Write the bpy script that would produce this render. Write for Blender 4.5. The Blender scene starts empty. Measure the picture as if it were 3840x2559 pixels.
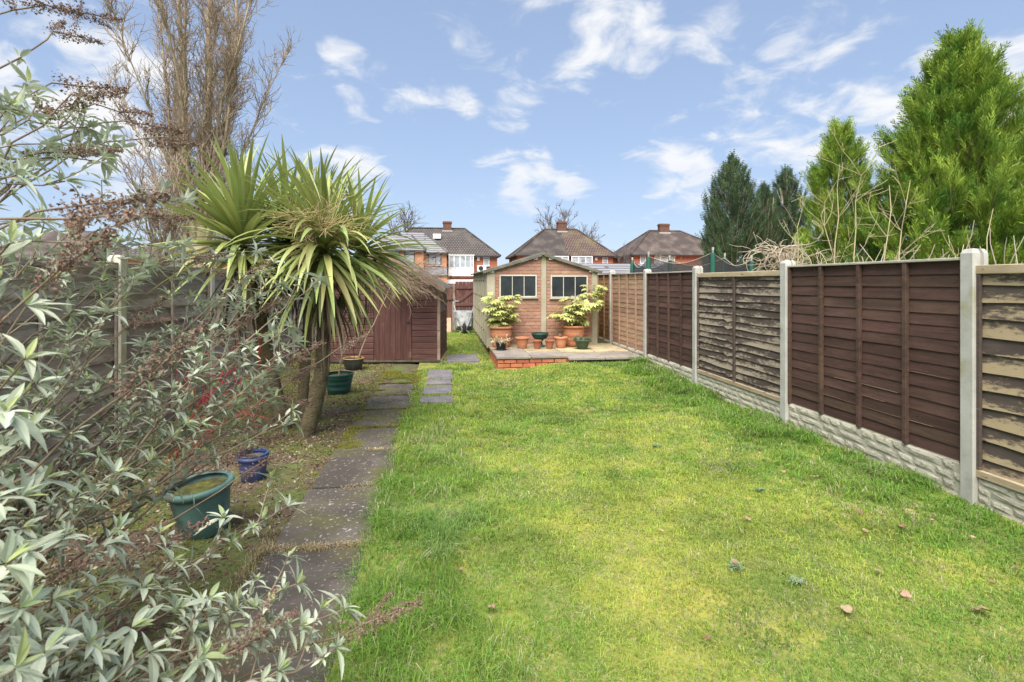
import bpy, math, random
import numpy as np
from mathutils import Vector, Matrix, Euler

SC = bpy.context.scene
COL = SC.collection
R = math.radians

# ------------------------------------------------------------------ camera
cam_d = bpy.data.cameras.new('camera')
cam = bpy.data.objects.new('camera', cam_d)
COL.objects.link(cam)
cam_d.sensor_width = 36.0
cam_d.lens = 18.67
cam_d.shift_y = -0.0578
cam_d.clip_start = 0.05
cam_d.clip_end = 2000
cam.location = (0, 0, 1.55)
cam.rotation_euler = (R(90), 0, R(-7.4))
cam_d.dof.use_dof = True
cam_d.dof.focus_distance = 6.0
cam_d.dof.aperture_fstop = 5.6
SC.camera = cam

# ------------------------------------------------------------------ world
SUN_EL, SUN_AZ = 57.0, 200.0          # degrees; azimuth clockwise from +Y
w = bpy.data.worlds.new('World')
SC.world = w
w.use_nodes = True
NT = w.node_tree
NT.nodes.clear()
def wn(t, **k):
    n = NT.nodes.new(t)
    for a, b in k.items(): setattr(n, a, b)
    return n
def wl(a, b): NT.links.new(a, b)
sky = wn('ShaderNodeTexSky', sky_type='NISHITA', sun_disc=False)
sky.sun_elevation = R(SUN_EL); sky.sun_rotation = R(SUN_AZ)
sky.air_density = 1.0; sky.dust_density = .25; sky.ozone_density = 2.2
tc = wn('ShaderNodeTexCoord')
sep = wn('ShaderNodeSeparateXYZ'); wl(tc.outputs['Generated'], sep.inputs[0])
zz = wn('ShaderNodeMath', operation='ADD'); wl(sep.outputs['Z'], zz.inputs[0]); zz.inputs[1].default_value = 0.28
zm = wn('ShaderNodeMath', operation='MAXIMUM'); wl(zz.outputs[0], zm.inputs[0]); zm.inputs[1].default_value = 0.05
dx = wn('ShaderNodeMath', operation='DIVIDE'); wl(sep.outputs['X'], dx.inputs[0]); wl(zm.outputs[0], dx.inputs[1])
dy = wn('ShaderNodeMath', operation='DIVIDE'); wl(sep.outputs['Y'], dy.inputs[0]); wl(zm.outputs[0], dy.inputs[1])
cmb = wn('ShaderNodeCombineXYZ'); wl(dx.outputs[0], cmb.inputs[0]); wl(dy.outputs[0], cmb.inputs[1])
n1 = wn('ShaderNodeTexNoise'); wl(cmb.outputs[0], n1.inputs['Vector'])
n1.inputs['Scale'].default_value = 6.0; n1.inputs['Detail'].default_value = 9; n1.inputs['Roughness'].default_value = .56
n1.inputs['Distortion'].default_value = .45
n2 = wn('ShaderNodeTexNoise'); wl(cmb.outputs[0], n2.inputs['Vector'])
n2.inputs['Scale'].default_value = 1.25; n2.inputs['Detail'].default_value = 2
mul = wn('ShaderNodeMath', operation='MULTIPLY_ADD'); wl(n2.outputs['Fac'], mul.inputs[0]); mul.inputs[1].default_value = .8; wl(n1.outputs['Fac'], mul.inputs[2])
# cloud banks: soft regions of the sky where the wisps gather (unit directions and angular size)
BANKS = [((.25,.873,.418),.13,.26),((.33,.844,.424),.08,.22),((.528,.78,.337),.17,.26),((.44,.793,.42),.11,.2),((-.165,.917,.363),.06,.2),
         ((.133,.944,.303),.085,.22),((.157,.967,.199),.09,.24),((.412,.889,.198),.08,.22),((-.165,.962,.216),.085,.24),((.232,.957,.175),.06,.22),
         ((-.522,.782,.341),.2,.26),((-.497,.819,.287),.2,.24),((-.413,.856,.312),.18,.18),((.643,.72,.26),.15,.24),((.57,.796,.204),.06,.2),
         ((.743,.606,.284),.1,.24),((.601,.697,.39),.11,.2),((.048,.949,.313),.05,.2),((-.044,.951,.306),.055,.18),((-.283,.92,.271),.1,.16)]
prev = None
for c, rad, amt in BANKS:
    d = wn('ShaderNodeVectorMath', operation='DISTANCE'); wl(tc.outputs['Generated'], d.inputs[0]); d.inputs[1].default_value = Vector(c).normalized()
    m = wn('ShaderNodeMapRange', interpolation_type='SMOOTHSTEP'); wl(d.outputs['Value'], m.inputs['Value'])
    m.inputs['From Min'].default_value = rad*1.5; m.inputs['From Max'].default_value = 0.0
    m.inputs['To Min'].default_value = 0; m.inputs['To Max'].default_value = amt * 1.35
    if prev is None: prev = m.outputs[0]
    else:
        mx = wn('ShaderNodeMath', operation='MAXIMUM'); wl(prev, mx.inputs[0]); wl(m.outputs[0], mx.inputs[1]); prev = mx.outputs[0]
add = wn('ShaderNodeMath', operation='ADD'); wl(mul.outputs[0], add.inputs[0]); wl(prev, add.inputs[1])
ramp = wn('ShaderNodeMapRange', interpolation_type='SMOOTHSTEP'); wl(add.outputs[0], ramp.inputs['Value'])
ramp.inputs['From Min'].default_value = 1.02; ramp.inputs['From Max'].default_value = 1.30
ramp.inputs['To Min'].default_value = 0.0; ramp.inputs['To Max'].default_value = .95
# fade clouds in towards the pale horizon
hz = wn('ShaderNodeMapRange'); wl(sep.outputs['Z'], hz.inputs['Value'])
hz.inputs['From Min'].default_value = .02; hz.inputs['From Max'].default_value = .22
fm = wn('ShaderNodeMath', operation='MULTIPLY'); wl(ramp.outputs[0], fm.inputs[0]); wl(hz.outputs[0], fm.inputs[1])
tint = wn('ShaderNodeMix', data_type='RGBA', blend_type='MULTIPLY'); tint.inputs[0].default_value = 1.0
gm = wn('ShaderNodeGamma'); gm.inputs[1].default_value = .42; wl(sky.outputs[0], gm.inputs[0])      # evens out the sky's brightness as the photograph's exposure does
wl(gm.outputs[0], tint.inputs[6]); tint.inputs[7].default_value = (.79, .905, 1.12, 1)
veilm = wn('ShaderNodeMix', data_type='RGBA'); veilm.inputs[0].default_value = .04; wl(tint.outputs[2], veilm.inputs[6]); veilm.inputs[7].default_value = (2.4, 2.45, 2.5, 1)
mixc = wn('ShaderNodeMix', data_type='RGBA'); wl(fm.outputs[0], mixc.inputs[0]); wl(veilm.outputs[2], mixc.inputs[6])
mixc.inputs[7].default_value = (2.5, 2.52, 2.56, 1)
bg = wn('ShaderNodeBackground'); wl(mixc.outputs[2], bg.inputs['Color']); bg.inputs['Strength'].default_value = 0.067
ow = wn('ShaderNodeOutputWorld'); wl(bg.outputs[0], ow.inputs[0])

# ------------------------------------------------------------------ sun (bright hazy daylight, soft edged)
sd = bpy.data.lights.new('sun', 'SUN'); sd.energy = 1.5; sd.angle = R(55); sd.color = (1.0, .95, .87)
sun = bpy.data.objects.new('sun', sd); COL.objects.link(sun)
sdir = Vector((math.sin(R(SUN_AZ))*math.cos(R(SUN_EL)), math.cos(R(SUN_AZ))*math.cos(R(SUN_EL)), math.sin(R(SUN_EL))))
sun.rotation_euler = sdir.to_track_quat('Z', 'Y').to_euler()
sun.location = (-6, -8, 12)
vs = SC.view_settings
vs.view_transform = 'Standard'; vs.look = 'None'; vs.gamma = 1; vs.exposure = 2.55; vs.use_curve_mapping = False
SC.cycles.max_bounces = 5; SC.cycles.diffuse_bounces = 3
SC.cycles.transparent_max_bounces = 8

# ------------------------------------------------------------------ helpers
rng = np.random.default_rng(7)
random.seed(7)

class MB:
    """collects shapes; build() links them as ONE mesh object"""
    def __init__(s): s.v = []; s.f = []; s.n = 0; s.mi = []; s.smooth = False
    def add(s, v, f, mi=0):
        b = s.n
        s.v.extend([tuple(map(float, p)) for p in v]); s.n += len(v)
        s.f.extend([tuple(b + i for i in q) for q in f]); s.mi.extend([mi]*len(f))
        return s
    def box(s, lo, hi, mi=0, M=None):
        x0,y0,z0 = lo; x1,y1,z1 = hi
        v = [(x0,y0,z0),(x1,y0,z0),(x1,y1,z0),(x0,y1,z0),(x0,y0,z1),(x1,y0,z1),(x1,y1,z1),(x0,y1,z1)]
        if M is not None: v = [tuple(M @ Vector(p)) for p in v]
        return s.add(v, [(0,3,2,1),(4,5,6,7),(0,1,5,4),(1,2,6,5),(2,3,7,6),(3,0,4,7)], mi)
    def bbox(s, lo, hi, b=.004, mi=0, M=None):
        """box with chamfered edges"""
        lo = np.array(lo, float); hi = np.array(hi, float); v = []; idx = {}
        b = min(b, .45*float((hi-lo).min()))
        for i in range(8):
            c = [(i>>k)&1 for k in range(3)]
            for ax in range(3):
                p = [0,0,0]
                for k in range(3):
                    e = hi[k] if c[k] else lo[k]
                    sg = -1 if c[k] else 1
                    p[k] = e if k == ax else e + sg*b
                idx[(i, ax)] = len(v); v.append(tuple(p))
        f = []
        for ax in range(3):
            a1, a2 = (ax+1)%3, (ax+2)%3
            for sd_ in (0, 1):
                q = []
                for (u, w_) in ((0,0),(1,0),(1,1),(0,1)):
                    i = (sd_<<ax)|(u<<a1)|(w_<<a2); q.append(idx[(i,ax)])
                f.append(tuple(q) if sd_ else tuple(q[::-1]))
        for ax in range(3):
            a1, a2 = (ax+1)%3, (ax+2)%3
            for u in (0,1):
                for w_ in (0,1):
                    i0 = (u<<a1)|(w_<<a2); i1 = i0|(1<<ax)
                    q = [idx[(i0,a1)], idx[(i1,a1)], idx[(i1,a2)], idx[(i0,a2)]]
                    f.append(tuple(q) if (u ^ w_) == 0 else tuple(q[::-1]))
        for i in range(8):
            q = [idx[(i,0)], idx[(i,1)], idx[(i,2)]]
            f.append(tuple(q))
        if M is not None: v = [tuple(M @ Vector(p)) for p in v]
        return s.add(v, f, mi)
    def tube(s, pts, rad, n=6, mi=0, caps=True):
        pts = np.asarray(pts, float); m = len(pts)
        rad = np.broadcast_to(np.asarray(rad, float), (m,))
        t = np.gradient(pts, axis=0) if m > 1 else np.array([[0,0,1.]])
        t /= np.linalg.norm(t, axis=1, keepdims=True) + 1e-9
        up = np.array([0,0,1.]) if abs(t[0][2]) < .9 else np.array([1.,0,0])
        a = np.cross(t, up); a /= np.linalg.norm(a, axis=1, keepdims=True) + 1e-9
        b = np.cross(t, a)
        th = np.arange(n)*2*np.pi/n
        ring = (np.cos(th)[None,:,None]*a[:,None,:] + np.sin(th)[None,:,None]*b[:,None,:])*rad[:,None,None] + pts[:,None,:]
        v = ring.reshape(-1, 3); f = []
        for i in range(m-1):
            for j in range(n):
                k = (j+1)%n
                f.append((i*n+j, i*n+k, (i+1)*n+k, (i+1)*n+j))
        if caps:
            f.append(tuple(range(n))[::-1]); f.append(tuple((m-1)*n+j for j in range(n)))
        return s.add(v, f, mi)
    def lathe(s, prof, n=28, c=(0,0,0), mi=0, lobes=0, lobe_amt=0.0, tilt=None):
        """prof: list of (radius, z); open profile, closed ends when radius 0"""
        v = []; f = []
        for (r_, z_) in prof:
            for j in range(n):
                th = 2*math.pi*j/n
                rr = r_*(1 + (lobe_amt*math.cos(lobes*th) if lobes else 0))
                p = Vector((rr*math.cos(th), rr*math.sin(th), z_))
                if tilt is not None: p = tilt @ p
                v.append((p.x+c[0], p.y+c[1], p.z+c[2]))
        for i in range(len(prof)-1):
            for j in range(n):
                k = (j+1)%n
                f.append((i*n+j, i*n+k, (i+1)*n+k, (i+1)*n+j))
        return s.add(v, f, mi)
    def mesh(s, name, mats=None, smooth=None):
        me = bpy.data.meshes.new(name)
        me.from_pydata(s.v, [], s.f)
        if smooth if smooth is not None else s.smooth:
            me.shade_smooth()
        if mats:
            for m in (mats if isinstance(mats, (list, tuple)) else [mats]): me.materials.append(m)
            if isinstance(mats, (list, tuple)) and len(mats) > 1: me.polygons.foreach_set('material_index', s.mi)
        me.update()
        return me
    def build(s, name, mat, parent=None, smooth=None):
        o = bpy.data.objects.new(name, s.mesh(name, mat, smooth)); COL.objects.link(o)
        o.parent = parent
        return o

def raw_mesh(name, V, F4=None, F3=None, mat=None, smooth=False):
    """fast mesh from numpy arrays (quads and/or triangles)"""
    me = bpy.data.meshes.new(name)
    V = np.asarray(V, np.float32).reshape(-1, 3)
    n4 = 0 if F4 is None else len(F4); n3 = 0 if F3 is None else len(F3)
    me.vertices.add(len(V)); me.vertices.foreach_set('co', V.ravel())
    li = []; ls = []; k = 0
    if n4: li.append(np.asarray(F4, np.int32).ravel()); ls.append(np.arange(n4)*4)
    if n3: li.append(np.asarray(F3, np.int32).ravel()); ls.append(n4*4 + np.arange(n3)*3)
    li = np.concatenate(li); ls = np.concatenate(ls).astype(np.int32)
    me.loops.add(len(li)); me.loops.foreach_set('vertex_index', li)
    me.polygons.add(n4+n3); me.polygons.foreach_set('loop_start', ls)
    me.polygons.foreach_set('use_smooth', np.full(n4+n3, smooth))
    me.update(calc_edges=True)
    if mat: me.materials.append(mat)
    return me
def link(name, me, parent=None, loc=None, rot=None, scale=None):
    o = bpy.data.objects.new(name, me); COL.objects.link(o); o.parent = parent
    if loc is not None: o.location = loc
    if rot is not None: o.rotation_euler = rot
    if scale is not None: o.scale = (scale,)*3 if isinstance(scale, (int, float)) else scale
    return o
def tag(o, label=None, cat=None, group=None, kind=None):
    if label: o['label'] = label
    if cat: o['category'] = cat
    if group: o['group'] = group
    if kind: o['kind'] = kind
    return o
def thing(name, label, cat, loc=(0,0,0), rz=0.0, group=None, rx=0.0, ry=0.0):
    o = bpy.data.objects.new(name, None); COL.objects.link(o)
    o.location = loc; o.rotation_euler = (rx, ry, rz); o.empty_display_size = .1
    return tag(o, label, cat, group)
def struct(o): o['kind'] = 'structure'; return o
def instance_mesh(V, F, mats4):
    """copies of (V,F) under a list of 4x4 matrices -> stacked arrays"""
    V = np.asarray(V, float); F = np.asarray(F)
    M = np.asarray(mats4)
    P = np.einsum('nij,vj->nvi', M[:, :3, :3], V) + M[:, None, :3, 3]
    FF = F[None] + (np.arange(len(M))*len(V))[:, None, None]
    return P.reshape(-1, 3), FF.reshape(-1, F.shape[1])
def frames(pos, fwd, up, scale):
    """matrices whose local Y is fwd and local Z is near up"""
    fwd = fwd/np.linalg.norm(fwd, axis=1, keepdims=True)
    x = np.cross(fwd, up); x /= np.linalg.norm(x, axis=1, keepdims=True)+1e-9
    z = np.cross(x, fwd)
    M = np.zeros((len(pos), 4, 4)); sc = np.asarray(scale).reshape(-1, 1)
    M[:, :3, 0] = x*sc; M[:, :3, 1] = fwd*sc; M[:, :3, 2] = z*sc; M[:, :3, 3] = pos; M[:, 3, 3] = 1
    return M
def hashn(ix, iy, s=0):
    h = (ix*374761393 + iy*668265263 + s*2147483647) & 0xffffffff
    h = ((h ^ (h >> 13))*1274126177) & 0xffffffff
    return ((h ^ (h >> 16)) & 0xffff)/65535.0
def vnoise(x, y, s=0):
    x = np.asarray(x, float); y = np.asarray(y, float)
    ix = np.floor(x).astype(np.int64); iy = np.floor(y).astype(np.int64); fx = x-ix; fy = y-iy
    fx = fx*fx*(3-2*fx); fy = fy*fy*(3-2*fy)
    a = hashn(ix, iy, s); b = hashn(ix+1, iy, s); c = hashn(ix, iy+1, s); d = hashn(ix+1, iy+1, s)
    return (a*(1-fx)+b*fx)*(1-fy) + (c*(1-fx)+d*fx)*fy
def fbm(x, y, s=0, o=3):
    r_ = 0; a = .5; t = 0
    for i in range(o):
        r_ = r_ + a*vnoise(x*2**i, y*2**i, s+i*17); t += a; a *= .5
    return r_/t
def sstep(x, a, b):
    t = np.clip((x-a)/(b-a), 0, 1); return t*t*(3-2*t)

# ------------------------------------------------------------------ materials
def mat(name, base, alts=(), rough=.8, bump=None, rnd=0.0, spec=.3, coord='Object', stretch=(1,1,1), metallic=0.0, hue=0.0, sss=0.0):
    """base colour + layers alts: (colour, noise scale, low, high[, stretch]) mixed by noise; bump=(scale, strength[, stretch]); rnd = per-object value change"""
    m = bpy.data.materials.new(name); m.use_nodes = True
    nt = m.node_tree; nd = nt.nodes; bs = nd['Principled BSDF']
    L = nt.links.new
    tc_ = nd.new('ShaderNodeTexCoord'); 
    if coord == 'World':
        g = nd.new('ShaderNodeNewGeometry'); src = g.outputs['Position']
    else: src = tc_.outputs[coord]
    oi = nd.new('ShaderNodeObjectInfo')
    off = nd.new('ShaderNodeVectorMath'); off.operation = 'MULTIPLY_ADD'
    cv = nd.new('ShaderNodeCombineXYZ')
    for i in range(3): L(oi.outputs['Random'], cv.inputs[i])
    if coord == 'World': off.inputs[0].default_value = (0,0,0)
    else: L(cv.outputs[0], off.inputs[0])
    off.inputs[1].default_value = (37.1, 71.3, 13.7); L(src, off.inputs[2])
    def noise(scale, st, detail=5, rough_=.6):
        mp = nd.new('ShaderNodeMapping'); mp.inputs['Scale'].default_value = st; L(off.outputs[0], mp.inputs[0])
        n = nd.new('ShaderNodeTexNoise'); n.inputs['Scale'].default_value = scale; n.inputs['Detail'].default_value = detail
        n.inputs['Roughness'].default_value = rough_; L(mp.outputs[0], n.inputs['Vector'])
        return n.outputs['Fac']
    rgb = nd.new('ShaderNodeRGB'); rgb.outputs[0].default_value = (*base, 1); cur = rgb.outputs[0]
    for al in alts:
        c, scl, lo, hi = al[:4]; st = al[4] if len(al) > 4 else stretch
        mr = nd.new('ShaderNodeMapRange'); L(noise(scl, st), mr.inputs['Value'])
        mr.inputs['From Min'].default_value = lo; mr.inputs['From Max'].default_value = hi
        mx = nd.new('ShaderNodeMix'); mx.data_type = 'RGBA'; L(mr.outputs[0], mx.inputs[0]); L(cur, mx.inputs[6]); mx.inputs[7].default_value = (*c, 1)
        cur = mx.outputs[2]
    if rnd or hue:
        hs = nd.new('ShaderNodeHueSaturation'); L(cur, hs.inputs['Color'])
        mr = nd.new('ShaderNodeMapRange'); L(oi.outputs['Random'], mr.inputs['Value'])
        mr.inputs['To Min'].default_value = 1-rnd; mr.inputs['To Max'].default_value = 1+rnd; L(mr.outputs[0], hs.inputs['Value'])
        if hue:
            m2 = nd.new('ShaderNodeMath'); m2.operation = 'MULTIPLY'; L(oi.outputs['Random'], m2.inputs[0]); m2.inputs[1].default_value = 7.31
            m3 = nd.new('ShaderNodeMath'); m3.operation = 'FRACT'; L(m2.outputs[0], m3.inputs[0])
            m4 = nd.new('ShaderNodeMapRange'); L(m3.outputs[0], m4.inputs['Value']); m4.inputs['To Min'].default_value = .5-hue; m4.inputs['To Max'].default_value = .5+hue
            L(m4.outputs[0], hs.inputs['Hue'])
        cur = hs.outputs[0]
    L(cur, bs.inputs['Base Color'])
    bs.inputs['Roughness'].default_value = rough; bs.inputs['Metallic'].default_value = metallic
    bs.inputs['Specular IOR Level'].default_value = spec
    if bump:
        bp = nd.new('ShaderNodeBump'); bp.inputs['Strength'].default_value = bump[1]; bp.inputs['Distance'].default_value = bump[3] if len(bump) > 3 else .01
        L(noise(bump[0], bump[2] if len(bump) > 2 else stretch, 6, .65), bp.inputs['Height']); L(bp.outputs[0], bs.inputs['Normal'])
    return m
def leaf_mat(name, base, alt, rough=.55, trans=.25, rnd=.2, hue=.015, attr=None, scale=6.0, spec=.35, tip=None):
    """thin leaf: diffuse + gloss + a share of translucency; colour varies per object, by noise, or by an attribute"""
    m = bpy.data.materials.new(name); m.use_nodes = True
    nt = m.node_tree; nd = nt.nodes; L = nt.links.new; bs = nd['Principled BSDF']; out = nd['Material Output']
    if attr:
        a = nd.new('ShaderNodeAttribute'); a.attribute_name = attr[0]; a.attribute_type = attr[1]; cur = a.outputs['Color']
    else:
        g = nd.new('ShaderNodeNewGeometry'); n = nd.new('ShaderNodeTexNoise'); n.inputs['Scale'].default_value = scale; n.inputs['Detail'].default_value = 3
        L(g.outputs['Position'], n.inputs['Vector'])
        mr = nd.new('ShaderNodeMapRange'); L(n.outputs['Fac'], mr.inputs['Value']); mr.inputs['From Min'].default_value = .35; mr.inputs['From Max'].default_value = .65
        mx = nd.new('ShaderNodeMix'); mx.data_type = 'RGBA'; L(mr.outputs[0], mx.inputs[0]); mx.inputs[6].default_value = (*base, 1); mx.inputs[7].default_value = (*alt, 1); cur = mx.outputs[2]
    isl = nd.new('ShaderNodeNewGeometry'); oi = nd.new('ShaderNodeObjectInfo')
    ad = nd.new('ShaderNodeMath'); ad.operation = 'ADD'; L(isl.outputs['Random Per Island'], ad.inputs[0]); L(oi.outputs['Random'], ad.inputs[1])
    fr = nd.new('ShaderNodeMath'); fr.operation = 'FRACT'; L(ad.outputs[0], fr.inputs[0])
    hs = nd.new('ShaderNodeHueSaturation'); L(cur, hs.inputs['Color'])
    mr = nd.new('ShaderNodeMapRange'); L(fr.outputs[0], mr.inputs['Value']); mr.inputs['To Min'].default_value = 1-rnd; mr.inputs['To Max'].default_value = 1+rnd; L(mr.outputs[0], hs.inputs['Value'])
    m2 = nd.new('ShaderNodeMath'); m2.operation = 'MULTIPLY'; L(fr.outputs[0], m2.inputs[0]); m2.inputs[1].default_value = 7.31
    m3 = nd.new('ShaderNodeMath'); m3.operation = 'FRACT'; L(m2.outputs[0], m3.inputs[0])
    m4 = nd.new('ShaderNodeMapRange'); L(m3.outputs[0], m4.inputs['Value']); m4.inputs['To Min'].default_value = .5-hue; m4.inputs['To Max'].default_value = .5+hue
    L(m4.outputs[0], hs.inputs['Hue']); cur = hs.outputs[0]
    if tip:      # (colour, attribute threshold along local Y of the leaf, object space)
        tcn = nd.new('ShaderNodeTexCoord'); sp = nd.new('ShaderNodeSeparateXYZ'); L(tcn.outputs['Object'], sp.inputs[0])
        mt = nd.new('ShaderNodeMapRange'); L(sp.outputs['Y'], mt.inputs['Value']); mt.inputs['From Min'].default_value = tip[1]; mt.inputs['From Max'].default_value = tip[2]
        mxt = nd.new('ShaderNodeMix'); mxt.data_type = 'RGBA'; L(mt.outputs[0], mxt.inputs[0]); L(cur, mxt.inputs[6]); mxt.inputs[7].default_value = (*tip[0], 1); cur = mxt.outputs[2]
    L(cur, bs.inputs['Base Color']); bs.inputs['Roughness'].default_value = rough; bs.inputs['Specular IOR Level'].default_value = spec
    if trans:
        tr = nd.new('ShaderNodeBsdfTranslucent'); L(cur, tr.inputs['Color'])
        ms = nd.new('ShaderNodeMixShader'); ms.inputs[0].default_value = trans; L(bs.outputs[0], ms.inputs[1]); L(tr.outputs[0], ms.inputs[2]); L(ms.outputs[0], out.inputs['Surface'])
    return m

# ================================================================== ground, lawn, path
def lawn_z(x, y):
    x = np.asarray(x, float); y = np.asarray(y, float)
    z = .02 + .10*sstep(x, 1.2, 2.2)*sstep(y, 6.6, 8.9) + .03*(fbm(x*.8, y*.8, 5, 2)-.5) + .02*sstep(x, 2.9, 3.5)
    return z + .02*sstep(y, 9, 12)*sstep(-x, -.9, 0)
M_soil = mat('soil', (.085,.06,.042), [((.15,.11,.08), 9, .45, .7), ((.10,.12,.035), 2.2, .44, .56), ((.33,.28,.22), 60, .62, .72)], .95, (40,.7), coord='World')
M_ground = mat('ground_earth', (.12,.14,.05), [((.2,.17,.1), .4, .4, .6)], .95, coord='World')
M_lawn = mat('turf', (.13,.17,.03), [((.34,.31,.06), 1.3, .45, .62), ((.10,.14,.028), 3.3, .55, .7), ((.27,.25,.1), 30, .5, .7)], .95, (70,.8), coord='World')
M_slab = mat('paving_concrete', (.082,.069,.057), [((.15,.128,.108), 3, .45, .75), ((.125,.115,.045), 1.6, .47, .66), ((.40,.36,.31), 42, .60, .67), ((.55,.51,.45), 11, .70, .74)], .92, (90,.5), rnd=.14, coord='World')
M_slab2 = mat('stepping_stone', (.15,.135,.15), [((.23,.21,.2), 4, .45, .7), ((.15,.15,.05), 2.5, .58, .7), ((.42,.4,.36), 45, .6, .68)], .92, (60,.5), rnd=.1, coord='World')

MB().add([(-700,-300,-.06),(700,-300,-.06),(700,900,-.06),(-700,900,-.06)], [(0,1,2,3)]).build('ground', M_ground)['kind'] = 'structure'

def sheet(name, x0, x1, y0, y1, nx, ny, zf, m):
    xs = np.linspace(x0, x1, nx); ys = np.linspace(y0, y1, ny); X, Y = np.meshgrid(xs, ys)
    V = np.stack([X, Y, zf(X, Y)], -1).reshape(-1, 3)
    i = np.arange(nx-1); j = np.arange(ny-1); I, J = np.meshgrid(i, j); a = (J*nx+I).ravel()
    F = np.stack([a, a+1, a+1+nx, a+nx], 1)
    return struct(link(name, raw_mesh(name, V, F, None, m, True)))
sheet('lawn', -.44, 3.62, .2, 16.8, 60, 200, lawn_z, M_lawn)
bed_z = lambda x, y: -.012 + .05*(fbm(np.asarray(x)*3, np.asarray(y)*3, 9, 4)-.45) + .035*(fbm(np.asarray(x)*11, np.asarray(y)*11, 19, 3)-.5)*sstep(-np.asarray(x), .95, 1.1) + .03*sstep(-np.asarray(x), 1.3, 2.6)
sheet('soil_bed', -3.05, -.40, .2, 16.8, 130, 420, bed_z, M_soil)

# path of slabs
path = struct(MB().add([(-.99,.9,.003),(-.41,.9,.003),(-.35,9.3,.003),(-.93,9.3,.003)], [(0,1,2,3)]).build('path', M_soil))
def slab_mesh(w, l, t, sd):
    r = np.random.default_rng(sd); nx, ny = 5, 6
    b = MB(); g = 5
    V = []; F = []
    for j in range(ny+1):
        for i in range(nx+1):
            x = w*(i/nx-.5); y = l*(j/ny-.5)
            e = 0 if 0 < i < nx and 0 < j < ny else .006
            if e: x += r.normal(0,.004); y += r.normal(0,.004)
            V.append((x, y, t-e+r.normal(0,.0012)))
    for j in range(ny):
        for i in range(nx):
            a = j*(nx+1)+i; F.append((a, a+1, a+nx+2, a+nx+1))
    ring = [i for i in range(nx+1)] + [(j+1)*(nx+1)-1 for j in range(1, ny+1)] + [ny*(nx+1)+i for i in range(nx-1,-1,-1)] + [j*(nx+1) for j in range(ny-1,0,-1)]
    n0 = len(V)
    for i in ring: V.append((V[i][0], V[i][1], -.01))
    for k in range(len(ring)):
        k2 = (k+1)%len(ring); F.append((ring[k2], ring[k], n0+k, n0+k2))
    b.add(V, F); return b
JY = [.55, 1.42, 2.30, 3.18, 4.07, 4.95, 5.72, 6.5, 7.28, 8.15]
for k in range(len(JY)-1):
    yc = (JY[k]+JY[k+1])/2; xc = -.69 + .05*(yc-4)/4.5
    o = slab_mesh(.565, JY[k+1]-JY[k]-.014, .030 + .006*math.sin(k*2.1), k).build('paving_slab', M_slab, path)
    o.location = (xc, yc, 0); o.rotation_euler = (random.uniform(-.006,.006), random.uniform(-.006,.006), random.uniform(-.012,.012)+.011)
for (y0, y1, x0, x1) in [(6.72,7.06,-.29,.13),(7.24,7.72,-.27,.12),(7.92,8.22,-.24,.12),(8.26,9.2,-.24,.15)]:
    o = slab_mesh(x1-x0, y1-y0, .05, int(y0*10)).build('stepping_stone', M_slab2, path); o.location = ((x0+x1)/2, (y0+y1)/2, 0)
    o.rotation_euler = (0, 0, random.uniform(-.03,.03))
o = slab_mesh(.62, .95, .055, 71).build('stepping_stone', M_slab2, path); o.location = (.38, 10.55, 0)

# ================================================================== grass and litter (real blades, one mesh)
M_blade = leaf_mat('grass_blade', None, None, .75, .35, .32, .025, attr=('tint', 'GEOMETRY'), spec=.12)
KIND_H = np.array([.024, .038, .085]); KIND_S = np.array([.036, .030, .032]); KIND_L = np.array([.85, .75, .9])
def blades(name, P, kind, sc, nb, col, label, m=None, wscale=1.0, tilt=.16, sd=1):
    """nb blades on every tuft point P; each blade a bent strip of three triangles"""
    r = np.random.default_rng(sd); n = len(P); nb = np.broadcast_to(nb, (n,)); I = np.repeat(np.arange(n), nb); N = len(I)
    k = kind[I]; s_ = sc[I]; th = r.uniform(0, 2*np.pi, N); rr = KIND_S[k]*np.sqrt(r.uniform(size=N))*s_*1.25
    b = P[I] + np.stack([rr*np.cos(th), rr*np.sin(th), np.full(N, -.006)], 1)
    ph = th + r.normal(0, .8, N); ln = np.abs(r.normal(KIND_L[k], .35*KIND_L[k])); hh = KIND_H[k]*s_*r.uniform(.5, 1.2, N)
    dist = np.hypot(P[I, 0], P[I, 1]); w_ = .0013*r.uniform(.7, 1.3, N)*np.clip(dist/2.6, 1, 3.2)*wscale
    d = np.stack([np.cos(ph), np.sin(ph), np.zeros(N)], 1); t = np.stack([-np.sin(ph), np.cos(ph), np.zeros(N)], 1)*w_[:, None]
    up = np.array([0, 0, 1.])[None]
    p1 = b + d*(hh*ln*.35)[:, None] + up*(hh*.6)[:, None]; p2 = b + d*(hh*ln)[:, None] + up*(hh*np.maximum(.12, 1-ln*.55))[:, None]
    V = np.stack([b-t, b+t, p1-t*.8, p1+t*.8, p2], 1).reshape(-1, 3); a = np.arange(N)*5
    F = np.concatenate([np.stack([a,a+1,a+3],1), np.stack([a,a+3,a+2],1), np.stack([a+2,a+3,a+4],1)])
    me = raw_mesh(name, V, None, F, m or M_blade)
    cc = np.repeat(col[I]*r.uniform(.85, 1.15, (N, 1)), 5, axis=0)
    at = me.color_attributes.new('tint', 'FLOAT_COLOR', 'POINT')
    at.data.foreach_set('color', np.concatenate([cc, np.ones((len(cc), 1))], 1).astype(np.float32).ravel())
    return tag(link(name, me), label, None, None, 'stuff')
def lerp(a, b, t): return np.asarray(a)[None]*(1-t[:, None]) + np.asarray(b)[None]*t[:, None]
def lawn_pts(n, x0, x1, y0, y1, s):
    r = np.random.default_rng(s); return np.stack([r.uniform(x0, x1, n), r.uniform(y0, y1, n)], 1), r
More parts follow.
